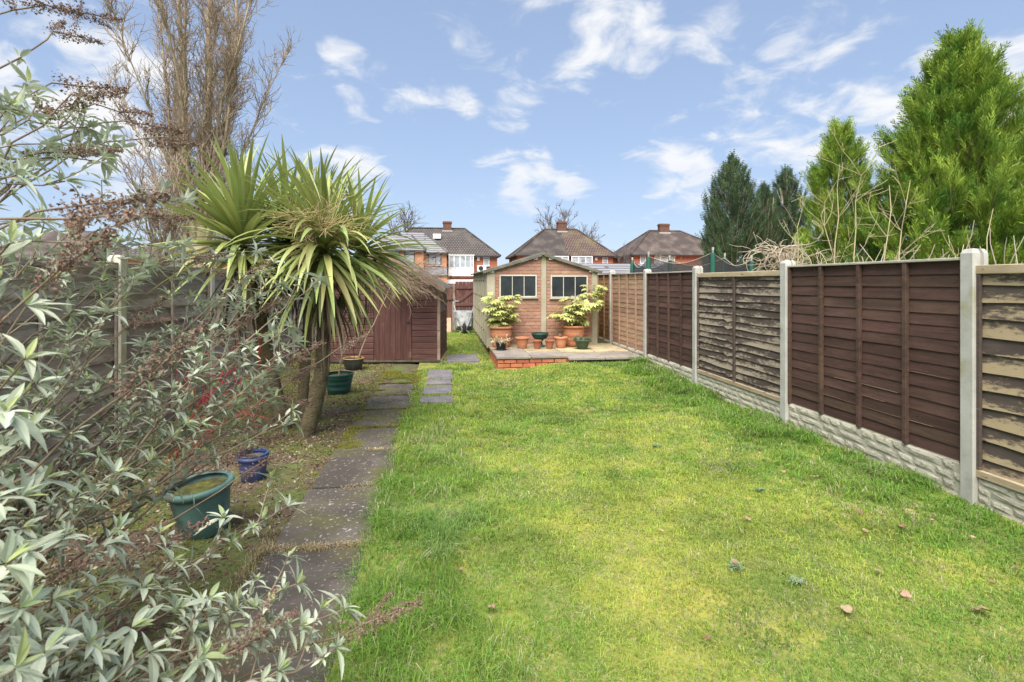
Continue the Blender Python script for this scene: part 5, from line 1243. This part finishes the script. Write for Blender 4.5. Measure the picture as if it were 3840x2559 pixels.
# ================================================================== cordyline palms
M_cord = leaf_mat('cordyline_leaf', (.25,.305,.085), (.35,.395,.135), .5, .22, .22, .018, scale=1.3, spec=.5)
M_cordo = leaf_mat('cordyline_old_leaf', (.36,.40,.15), (.42,.38,.14), .45, .25, .2, .02, scale=2, spec=.45)
M_dead = leaf_mat('dead_leaf', (.11,.085,.055), (.20,.155,.10), .85, .1, .35, .02, scale=3)
M_ctrunk = mat('cordyline_trunk', (.20,.165,.095), [((.29,.24,.14), 6, .4, .7), ((.13,.10,.06), 9, .52, .72), ((.19,.19,.07), 2, .55, .7)], .95, (38,1.0,(1,1,2.0),.06))
def strap(e0, droop, width, seed, m, k=10, L=1.0):
    r = np.random.default_rng(seed); s = np.linspace(0,1,k); e = e0-droop*s**1.4; tw = r.normal(0,.25)*s
    ds = L/(k-1); x = np.concatenate([[0], np.cumsum(np.cos(e[:-1])*ds)]); z = np.concatenate([[0], np.cumsum(np.sin(e[:-1])*ds)])
    wd = width*np.minimum(1, .45+2.2*s)*np.clip((1-s)/.55, 0, 1)**.75*.5+.0012
    y = r.normal(0,.03)*s*s
    V = []; F = []
    for i in range(k):
        nx, nz = -math.sin(e[i]), math.cos(e[i]); up = wd[i]*.42
        c, sn = math.cos(tw[i]), math.sin(tw[i])
        for sd_ in (-1, 0, 1):
            u = 0 if sd_ == 0 else up; yy = sd_*wd[i]*c; u2 = u + sd_*wd[i]*sn
            V.append((x[i]+nx*u2, y[i]+yy, z[i]+nz*u2))
    for i in range(k-1):
        a = 3*i; F += [(a,a+1,a+4,a+3),(a+1,a+2,a+5,a+4)]
    return raw_mesh('leaf', np.array(V), np.array(F), None, m, True)
STR = {}
def strap_for(e_deg, kind, v):
    key = (int(round(e_deg/12)), kind, v)
    if key not in STR:
        e = R(key[0]*12); rr = random.Random(key[0]*31+v*7+len(kind))
        if kind == 'stiff': STR[key] = strap(e, rr.uniform(.20,.75), .056, v*5+key[0]+40, M_cord)
        elif kind == 'arch': STR[key] = strap(e, rr.uniform(1.0,1.9) if e > -.2 else rr.uniform(.3,.7), .060, v*5+key[0]+40, M_cordo if v == 0 and e < R(40) else M_cord)
        else: STR[key] = strap(e, rr.uniform(.3,1.0), .036, v*5+key[0]+40, M_dead)
    return STR[key]
def head(t, c, n, lo, hi, length, kind, seed, az=(0,360), bias=1.0, dead=30, lean=(0,0)):
    """a rosette of strap leaves; lo/hi elevation of the leaf bases in degrees"""
    r = random.Random(seed); c = Vector(c)-t.location
    for i in range(n):
        f = ((i+.5)/n)**bias; e = lo+(hi-lo)*f; a = R(r.uniform(*az)); k = kind
        if kind == 'mix': k = 'arch' if e < 34 else 'stiff'
        if kind == 'wide': k = 'arch' if e < -4 else 'stiff'
        o = link('leaf', strap_for(e+r.uniform(-6,6), k, r.randrange(3)), t, c+Vector((0,0,.16*f-.05)))
        o.rotation_euler = (r.uniform(-.08,.08)+lean[0], r.uniform(-.08,.08)+lean[1], a); s = length*r.uniform(.82,1.12)*(1 if e > 0 else .92); o.scale = (s,s*r.uniform(.9,1.15),s)
    for i in range(dead):
        a = R(r.uniform(0,360)); o = link('dead_leaf', strap_for(r.uniform(-88,-45), 'dead', r.randrange(3)), t, c+Vector((math.cos(a)*.06,math.sin(a)*.06,-.12-r.uniform(0,.35))))
        o.rotation_euler = (0,0,a); s = length*r.uniform(.5,.9); o.scale = (s,s,s)
def ctrunk(t, pts, r0, r1):
    k = 40; P = np.array(pts, float); s = np.linspace(0, len(P)-1, k); Q = np.stack([np.interp(s, np.arange(len(P)), P[:,i]) for i in range(3)], 1)
    for _ in range(3): Q[1:-1] = (Q[:-2]+2*Q[1:-1]+Q[2:])/4
    rad = np.linspace(r0, r1, k)*(1+.05*np.sin(np.arange(k)*2.6)+.02*rng.normal(size=k)); Q = Q-np.array(t.location)
    MB().tube(Q, rad, 14).build('trunk', M_ctrunk, t, True)
cA = thing('cordyline_palm', 'spiky palm with drooping strap leaves on the leaning trunk nearest the path', 'palm', (-1.344,5.623,0))
ctrunk(cA, [(-1.40,5.66,-.05),(-1.30,5.58,.25),(-1.20,5.50,.62),(-1.15,5.38,1.1),(-1.123,5.26,1.72)], .085, .062)
ctrunk(cA, [(-1.16,5.42,1.0),(-1.0,5.65,1.4),(-.88,5.9,1.84)], .052, .05)
head(cA, (-1.11,5.25,1.82), 190, -50, 76, .92, 'mix', 1, bias=1.2, dead=46)
head(cA, (-.88,5.9,1.86), 110, -30, 78, .84, 'wide', 2, bias=1.2, dead=18)
cB = thing('cordyline_palm', 'spiky palm with upright tuft of leaves at the top back', 'palm', (-1.519,5.976,0))
ctrunk(cB, [(-1.53,5.98,-.05),(-1.48,5.92,.4),(-1.44,5.98,1.2),(-1.42,6.1,2.0)], .058, .05)
head(cB, (-1.40,6.1,2.02), 160, -25, 84, .90, 'wide', 3, bias=1.1, dead=30)
cC = thing('cordyline_palm', 'spiky palm with stiff fan of leaves leaning towards the left fence', 'palm', (-1.66,5.9,0))
ctrunk(cC, [(-1.66,5.9,-.05),(-1.75,5.8,.5),(-1.88,5.65,1.3),(-1.95,5.5,1.86)], .075, .055)
head(cC, (-1.95,5.5,1.90), 170, -30, 80, .96, 'wide', 4, bias=1.15, dead=50, lean=(0,-.10))
ctrunk(cC, [(-1.80,5.95,-.05),(-1.95,6.0,.7),(-1.95,6.2,1.5),(-1.70,6.08,1.96)], .06, .05)
head(cC, (-1.68,6.05,1.98), 122, -15, 82, .95, 'wide', 5, bias=1.0, dead=40)
# spent flower panicle on the front palm
r = np.random.default_rng(83); L1 = []; c0 = np.array((-1.08,4.98,2.02))-np.array(cA.location)
for q in range(44):
    d = nrm(np.array((r.normal(0,.9), r.normal(-.35,.5), r.uniform(-.25,.9)))); P = wander(r, c0+r.normal(0,.03,3), d, r.uniform(.25,.50), 7, .12, (0,0,-1), .05); L1.append((P, .0035*np.linspace(1,.6,7)))
    for k in range(7):
        S = wander(r, P[r.integers(1,7)], rot_about(d, r, r.uniform(.5,1.2)), r.uniform(.08,.2), 5, .18); L1.append((S, .0022))
M_pan = mat('spent_panicle', (.40,.33,.12), [((.46,.37,.20), 8, .4, .6), ((.30,.21,.13), 20, .5, .7)], .85, coord='World')
tubes('flower_panicle', L1, M_pan, cA, 4)

# ================================================================== dry climber over the shed, dogwood, weeds
r = np.random.default_rng(84); M_dry = mat('dry_climber', (.27,.19,.13), [((.36,.27,.19), 5, .4, .7), ((.18,.12,.08), 8, .55, .7)], .9, coord='World')
t = thing('dry_climber', 'tangle of dry brown climber stems spilling over the shed front', 'climber', (-1.55,9.82,0)); L1 = [(wander(r, (0,0,0), (.35,0,1), 1.75, 9, .08), .018*np.linspace(1,.6,9))]; L2 = []
for q in range(150):
    b = np.array((.35+r.uniform(0,.85), r.uniform(-.12,.12), 1.55+r.uniform(-.12,.38))); d = np.array((r.uniform(.3,1.2), r.normal(-.25,.3), r.uniform(-.4,.55))); P = wander(r, b, d, r.uniform(.35,.8), 8, .10, (0,0,-1), .10); L2.append((P, .0042*np.linspace(1,.5,8)))
    for k in range(2): L2.append((wander(r, P[r.integers(2,7)], rot_about(P[5]-P[4], r, .6), r.uniform(.1,.3), 5, .15, (0,0,-1), .06), .0028))
tubes('stem', L1, M_dry, t, 6); tubes('twigs', L2, M_dry, t, 3)['kind'] = 'stuff'
M_red = mat('red_stem', (.33,.025,.03), [((.20,.02,.025), 5, .45, .7)], .6)
t = thing('red_dogwood', 'thin bright red bare stems in front of the left fence', 'shrub', (-2.35,5.1,0)); L1 = []
for q in range(15):
    d = np.array((r.normal(.35,.4), r.normal(-.1,.3), 1)); P = wander(r, (r.normal(0,.1),r.normal(0,.1),0), d, r.uniform(.7,1.25), 9, .06, (1,0,0), .05); L1.append((P, .0045*np.linspace(1,.4,9)))
    for k in range(3): L1.append((wander(r, P[r.integers(3,8)], rot_about(P[5]-P[4], r, .6), r.uniform(.2,.4), 6, .08), .003))
tubes('stem', L1, M_red, t, 4)
M_weed = leaf_mat('silver_weed_leaf', (.16,.24,.10), (.24,.31,.17), .6, .2, .2, .02, scale=20)
for i, (x, y, n, ls, lab) in enumerate([(1.954,4.674,16,.04,'grey green rosette weed in the middle of the lawn'),(1.526,2.62,20,.032,'dark rosette weed beside a fallen leaf on the lawn'),(2.271,3.58,18,.032,'low dark weed patch in the lawn near the fence'),(1.765,2.468,16,.032,'silvery weed tuft right of the dark rosette weed')]):
    r = np.random.default_rng(110+i); th = r.uniform(0,6.28,n*3); e = r.uniform(.05,.6,n*3); fwd = np.stack([np.cos(th),np.sin(th),e],1); pos = np.stack([r.normal(0,.016,n*3), r.normal(0,.016,n*3), np.full(n*3,.012)],1)
    V, F = instance_mesh(*leaf_proto(.22), frames(pos, fwd, np.repeat([[0,0,1.]],n*3,0), ls*r.uniform(.6,1.3,n*3)))
    o = link('lawn_weed', raw_mesh('lawn_weed', V, None, F, M_weed), None, (x, y, float(lawn_z(x,y))+.01)); tag(o, lab, 'weed')
# fallen leaves
M_fall = leaf_mat('fallen_leaf', (.26,.15,.085), (.38,.26,.17), .75, .15, .35, .03, scale=9)
FL = []
for i in range(4):
    r = np.random.default_rng(120+i); V = [(0,0,.006)]; k = 14
    for j in range(k): a = 2*math.pi*j/k; rr = (.55+.45*abs(math.cos(a*1.5+i)))*r.uniform(.8,1.15); V.append((rr*math.cos(a)*1.15, rr*math.sin(a), .10*r.normal()+.12*math.cos(2*a)))
    FL.append(raw_mesh('fallen_leaf', np.array(V), None, np.array([(0,1+j,1+(j+1)%k) for j in range(k)]), M_fall))
SPOTS = [(2.839,3.741),(3.067,3.916),(3.171,3.902),(2.659,3.873),(1.92,3.144),(2.689,3.137),(2.722,3.231),(2.242,2.485),(2.447,2.136),(1.827,2.207),(1.099,2.103),(2.732,2.331),(2.99,2.428),(1.542,2.646),(2.791,2.914),(3.017,2.829),(-.29,4.907),(1.303,3.052),(.095,2.784),(2.928,5.278),(2.921,4.139),(2.863,3.544),(2.2,2.284),(3.082,2.741),(.223,2.441),(2.684,4.17),(2.524,2.893),(3.042,2.968),(2.653,3.612)]
BIG = {8:.042, 9:.028, 4:.020, 7:.024, 0:.024}
SPEC = {8:'largest fallen leaf, pale pink with pointed lobe, near the bottom right of the lawn', 9:'rust coloured fallen leaf left of the large pale one', 7:'pale pinkish fallen leaf in the middle right of the lawn', 16:'orange fallen leaf on the lawn beside the slab path', 10:'lone brown fallen leaf near the bottom middle of the lawn'}
ORD = 'first second third fourth fifth sixth seventh eighth ninth tenth eleventh twelfth thirteenth fourteenth fifteenth sixteenth seventeenth eighteenth nineteenth twentieth twenty-first twenty-second twenty-third twenty-fourth twenty-fifth'.split()
NEAR = sorted([i for i in range(len(SPOTS)) if i not in SPEC], key=lambda i: math.hypot(SPOTS[i][0]-3.55, SPOTS[i][1]-3.2))
for i, (x, y) in enumerate(SPOTS):
    r = random.Random(i); o = link('fallen_leaf', FL[i % 4], None, (x, y, float(lawn_z(x,y))+.034), (r.uniform(-.3,.3), r.uniform(-.3,.3), r.uniform(0,6.28)), BIG.get(i, r.uniform(.012,.022)))
    if i in SPEC: tag(o, SPEC[i], 'leaf')
    else: tag(o, 'small dry fallen leaf, %s closest to the near concrete fence post' % ORD[NEAR.index(i)], 'leaf', 'dry fallen leaves on the lawn')

# ================================================================== big grey leaved shrub in the foreground
M_bud = leaf_mat('grey_green_leaf', (.38,.43,.29), (.52,.56,.43), .8, .22, .22, .02, scale=9)
M_budy = leaf_mat('young_green_leaf', (.36,.44,.17), (.42,.48,.24), .65, .3, .2, .02, scale=9)
M_bstem = mat('shrub_stem', (.17,.125,.085), [((.27,.21,.145), 6, .4, .7), ((.13,.09,.065), 9, .55, .72)], .9, (40,.4), coord='World')
M_spike = mat('dried_flower_spike', (.17,.108,.078), [((.28,.19,.14), 18, .42, .68), ((.07,.045,.032), 30, .55, .72)], .95, coord='World')
LEAFY = [(-1.4, 2.0, 2.12), (-1.48, 2.21, 2.07), (-1.53, 2.52, 2.22), (-1.12, 1.56, 1.83), (-1.34, 2.09, 1.91), (-1.47, 2.51, 2.07), (-1.21, 1.77, 1.74), (-1.34, 2.59, 1.64), (-1.36, 3.0, 1.75), (-1.35, 3.4, 1.68), (-1.22, 3.69, 1.75), (-1.04, 3.56, 1.54), (-1.19, 3.38, 1.57), (-1.34, 3.2, 1.55), (-1.35, 2.8, 1.52), (-1.28, 2.39, 1.56), (-1.2, 1.97, 1.59), (-1.09, 1.65, 1.56), (-1.01, 1.44, 1.49), (-0.69, 0.95, 1.46), (-0.97, 3.15, 1.27), (-0.88, 2.74, 1.08), (-0.97, 2.75, 1.01), (-0.96, 3.35, 1.02), (-1.21, 3.18, 1.23), (-1.25, 2.88, 1.21), (-1.24, 2.58, 1.29), (-1.28, 2.39, 1.28), (-1.3, 2.19, 1.3), (-1.21, 1.87, 1.3), (-1.14, 1.66, 1.26), (-1.19, 2.68, 0.99), (-1.23, 2.48, 1.0), (-1.24, 2.28, 1.01), (-1.05, 2.66, 0.91), (-1.25, 2.08, 1.03), (-1.23, 1.87, 1.05), (-1.1, 1.55, 1.15), (-1.11, 2.36, 0.9), (-1.1, 2.16, 0.87), (-1.17, 2.07, 0.86), (-1.16, 1.86, 0.89), (-1.12, 1.66, 0.99), (-1.03, 1.45, 1.02), (-0.96, 3.15, 0.86), (-0.64, 2.3, 0.62), (-0.73, 2.26, 0.59), (-0.83, 2.18, 0.56), (-0.99, 2.04, 0.61), (-0.98, 1.89, 0.54), (-1.06, 1.85, 0.71), (-1.06, 1.65, 0.83), (-1.01, 1.44, 0.89), (-1.04, 1.75, 0.63), (-1.06, 1.6, 0.68), (-0.99, 1.39, 0.78), (-0.93, 1.73, 0.51), (-0.88, 1.88, 0.47), (-0.85, 1.67, 0.47), (-0.96, 1.59, 0.56), (-0.97, 1.44, 0.64), (-0.92, 1.28, 0.71), (-0.52, 1.98, 0.47), (-0.36, 2.01, 0.35), (-0.36, 1.86, 0.31), (-0.48, 1.88, 0.38), (-0.58, 1.84, 0.43), (-0.63, 1.8, 0.39), (-0.71, 1.76, 0.37), (-0.8, 1.82, 0.43), (-0.51, 1.73, 0.34), (-0.71, 1.91, 0.44), (-1.01, 1.39, 1.64), (-0.9, 1.28, 1.38), (-0.86, 1.17, 1.29), (-0.86, 1.17, 0.99), (-1.22, 1.92, 1.68), (-1.29, 2.29, 1.7), (-1.3, 2.59, 1.41), (-1.25, 2.18, 1.43), (-1.19, 1.87, 1.44), (-1.34, 3.0, 1.38), (-1.2, 3.28, 1.39), (-1.18, 2.88, 1.06), (-1.29, 2.49, 1.13), (-1.26, 2.18, 1.17), (-1.2, 1.87, 1.17)]
SPIKES = [(-1.59, 2.42, 2.68), (-1.52, 2.62, 2.75), (-1.65, 2.74, 2.69), (-1.44, 2.51, 2.39), (-1.29, 2.18, 2.24), (-1.47, 2.51, 2.12), (-1.41, 3.11, 2.31), (-1.57, 3.03, 2.44), (-1.47, 3.12, 2.38), (-0.77, 1.46, 1.76), (-0.73, 1.36, 1.71), (-0.75, 1.31, 1.66), (-0.92, 2.03, 0.65), (-0.78, 1.71, 1.36), (-0.8, 3.43, 1.14), (-0.56, 3.8, 1.16), (-0.88, 2.74, 0.76), (-0.83, 3.44, 1.0), (-0.81, 2.63, 0.72), (-0.16, 1.99, 0.34), (-0.17, 1.79, 0.25), (-1.02, 3.56, 1.43), (-1.13, 3.58, 1.66), (-1.41, 3.11, 1.9), (-1.31, 3.3, 1.7), (-1.12, 3.17, 1.32), (-0.35, 1.96, 0.32), (-1.34, 2.69, 1.44), (-0.54, 1.83, 0.43), (-1.01, 2.45, 0.79), (-1.03, 1.65, 0.74), (-0.83, 3.33, 0.81)]
ROOT = np.array((-2.0,1.5,0.0)); r = np.random.default_rng(131)
bud = thing('butterfly_bush', 'sprawling grey green leaved shrub with brown dried flower spikes in the left foreground', 'shrub', tuple(ROOT))
def arch(tip, k=16):
    p0 = ROOT+np.array((r.normal(0,.18), r.normal(0,.22), 0)); tip = np.array(tip); D = np.linalg.norm(tip-p0)
    p1 = p0+(tip-p0)*.45+np.array((0,0,D*(.03 if tip[2] < .75 else .10))); s = np.linspace(0,1,k)[:,None]
    if tip[2] > 1.66: p1 = np.array((p0[0]+(tip[0]-p0[0])*.25, p0[1]+(tip[1]-p0[1])*.35, tip[2]-.02))
    P = (1-s)**2*p0+2*s*(1-s)*p1+s**2*tip; P[1:-1] += r.normal(0,.012,(k-2,3)); return P
BPV = [leaf_proto(.27, .14, .10, 5), leaf_proto(.24, .18, .32, 5), leaf_proto(.30, .10, .50, 5)]
ST = []; POS = []; FWD = []; UPV = []; SC_ = []; YNG = []
def add_leaf(p, f, u, s, y): POS.append(p); FWD.append(f); UPV.append(u); SC_.append(s); YNG.append(y)
def rosette(p, d, n, s):
    for i in range(n):
        a = .35+1.0*(i/n)**.8+r.normal(0,.1); f = rot_about(d, r, a); add_leaf(p+f*.004, f+np.array((0,0,-.12*a)), d+np.array((0,0,.35)), s*(.55+.6*(i/n))*r.uniform(.6,1.2), 1 if i < n*.35 and r.uniform() < .6 else 0)
def shoot(P, i, L):
    d = rot_about(P[min(i+1,len(P)-1)]-P[i-1], r, r.uniform(.5,.95)); d = nrm(d+np.array((0,0,.75))); S = wander(r, P[i], d, L, 6, .06, (0,0,1), .08); ST.append((S-ROOT, .0032*np.linspace(1,.6,6)))
    for j in (2,3,4):
        dd = nrm(S[j+1]-S[j]); u = nrm(np.cross(dd, r.normal(size=3)))
        for sg in (-1,1): add_leaf(S[j], dd*.75+u*sg, nrm(np.cross(dd,u))*0+dd+np.array((0,0,.4)), r.uniform(.04,.065), 0)
    rosette(S[-1], nrm(S[-1]-S[-2]), 9, .074)
LEAFY = [p for p in LEAFY if math.hypot(p[0], p[1]) > 1.42]
LEAFY = [p for i, p in enumerate(LEAFY) if not (p[0] < -1.15 and .75 < p[2] < 1.6 and i % 3 != 0)]
LEAFY += [tuple(np.array(p)+r.normal(0,.13,3)) for p in LEAFY if math.hypot(p[0],p[1]) > 2.75]
for tip in LEAFY:
    P = arch(tip); L = np.linalg.norm(np.diff(P,axis=0),axis=1).sum(); ST.append((P-ROOT, .0075*np.linspace(1,.32,len(P))))
    near = np.linalg.norm(np.array(tip)-np.array((0,0,1.55)))
    nodes = int(L*.72/.085)
    for q in range(nodes):
        t_ = .28+.72*(q+.5)/nodes; x = t_*(len(P)-1); i = min(int(x), len(P)-2); p = P[i]+(P[i+1]-P[i])*(x-i); d = nrm(P[i+1]-P[i]); u = nrm(np.cross(d, np.array((0,0,1.)) if q % 2 else r.normal(size=3)))
        for sg in (-1,1):
            if r.uniform() < .62: add_leaf(p, d*.55+u*sg+np.array((0,0,.1)), d+np.array((0,0,.8)), r.uniform(.045,.085)*(.75+.35*t_), 0)
            if r.uniform() < .34: rosette(p+u*sg*.012, nrm(d*.5+u*sg+np.array((0,0,.8))), 6, .050)
        if r.uniform() < .30: shoot(P, max(1,i), r.uniform(.08,.22))
    rosette(P[-1], nrm(P[-1]-P[-2]+np.array((0,0,.05))), 11, .088)
def spike_mesh(seed):
    r = np.random.default_rng(seed); V = []; F = []
    for i in range(430):
        y = r.uniform(0,1)**.9; rad = .15*(1-.72*y)*r.uniform(.2,1.15)*(1+.35*math.sin(y*34)); a = r.uniform(0,6.28); c = np.array((rad*math.cos(a), y+r.normal(0,.01), rad*math.sin(a))); s = .020*r.uniform(.6,1.5); n = len(V)
        T = r.normal(0,1,(4,3)); T /= np.linalg.norm(T,axis=1,keepdims=True); V.extend((c+T*s).tolist()); F += [(n,n+1,n+2),(n,n+2,n+3),(n,n+3,n+1),(n+1,n+3,n+2)]
    n = len(V); V += [(-.006,-.05,0),(.006,-.05,0),(0,1,.004)]; F.append((n,n+1,n+2))
    return raw_mesh('flower_spike', np.array(V), None, np.array(F), M_spike)
SPM = [spike_mesh(i) for i in range(4)]
SPIKES = [p for i, p in enumerate(SPIKES) if i not in (20, 26, 29)]
for q, tip in enumerate(SPIKES):
    P = arch(tip); ST.append((P-ROOT, .008*np.linspace(1,.3,len(P)))); near = np.linalg.norm(np.array(tip)-np.array((0,0,1.55)))
    for b in range(1 if near < 1.5 else 1+q % 3):
        d = nrm(P[-1]-P[-3]+r.normal(0,.12,3)*(b > 0)*P.std()); 
        if b: d = rot_about(d, r, .5)
        l = r.uniform(.20,.32)*(1 if b == 0 else .6); i = -1-b; M = frames((P[i]-d*l*(.7 if b == 0 else 0)-ROOT)[None], d[None], np.array([[0,0,1.]]), np.array([l]))[0]
        o = link('flower_spike', SPM[(q+b) % 4], bud); o.matrix_basis = Matrix(M.tolist())
    nodes = 7
    for k in range(nodes):
        i = r.integers(5,13); d = nrm(P[i+1]-P[i]); u = nrm(np.cross(d, r.normal(size=3)))
        for sg in (-1,1): add_leaf(P[i], d*.6+u*sg, d+np.array((0,0,.8)), r.uniform(.05,.085), 0)
        if r.uniform() < .4: rosette(P[i], nrm(d+u+np.array((0,0,.4))), 6, .05)
tubes('stem', ST, M_bstem, bud, 6)
POS = np.array(POS); FWD = np.array(FWD); UPV = np.array(UPV); SC_ = np.array(SC_); YNG = np.array(YNG)
# keep off the lens: nothing within half a metre of it
cv = POS-np.array((0,0,1.55)); keep = (np.linalg.norm(cv, axis=1) > 1.05) & (POS[:,2] > .02); POS, FWD, UPV, SC_, YNG = POS[keep], FWD[keep], UPV[keep], SC_[keep], YNG[keep]
M4 = frames(POS-ROOT, FWD, UPV, SC_)
cv = POS-np.array((0,0,1.55)); zc = cv[:,0]*math.sin(R(7.4))+cv[:,1]*math.cos(R(7.4)); xc = (cv[:,0]*math.cos(R(7.4))-cv[:,1]*math.sin(R(7.4)))/np.maximum(zc,.1); yc = cv[:,2]/np.maximum(zc,.1)
vis = (zc > .3) & (np.abs(xc) < .95) & (yc > -.74) & (yc < .52); size = np.where(vis, SC_/np.maximum(zc,.1), 0); order = np.argsort(-size); top = order[:300]; rest = order[300:]
LM = [[raw_mesh('leaf', b[0], None, b[1], m) for b in BPV] for m in (M_bud, M_budy)]; KV = r.integers(0,3,len(POS))
for i in top:
    o = link('leaf', LM[int(YNG[i])][KV[i]], bud); o.matrix_basis = Matrix(M4[i].tolist())
for y, nm in ((0,'leaves'),(1,'young_leaves')):
    VS = []; FS = []; base = 0
    for kv in range(3):
        s = rest[(YNG[rest] == y) & (KV[rest] == kv)]; V, F = instance_mesh(*BPV[kv], M4[s]); VS.append(V); FS.append(F+base); base += len(V)
    o = link(nm, raw_mesh(nm, np.concatenate(VS), None, np.concatenate(FS), (M_bud, M_budy)[y]), bud); o['kind'] = 'stuff'
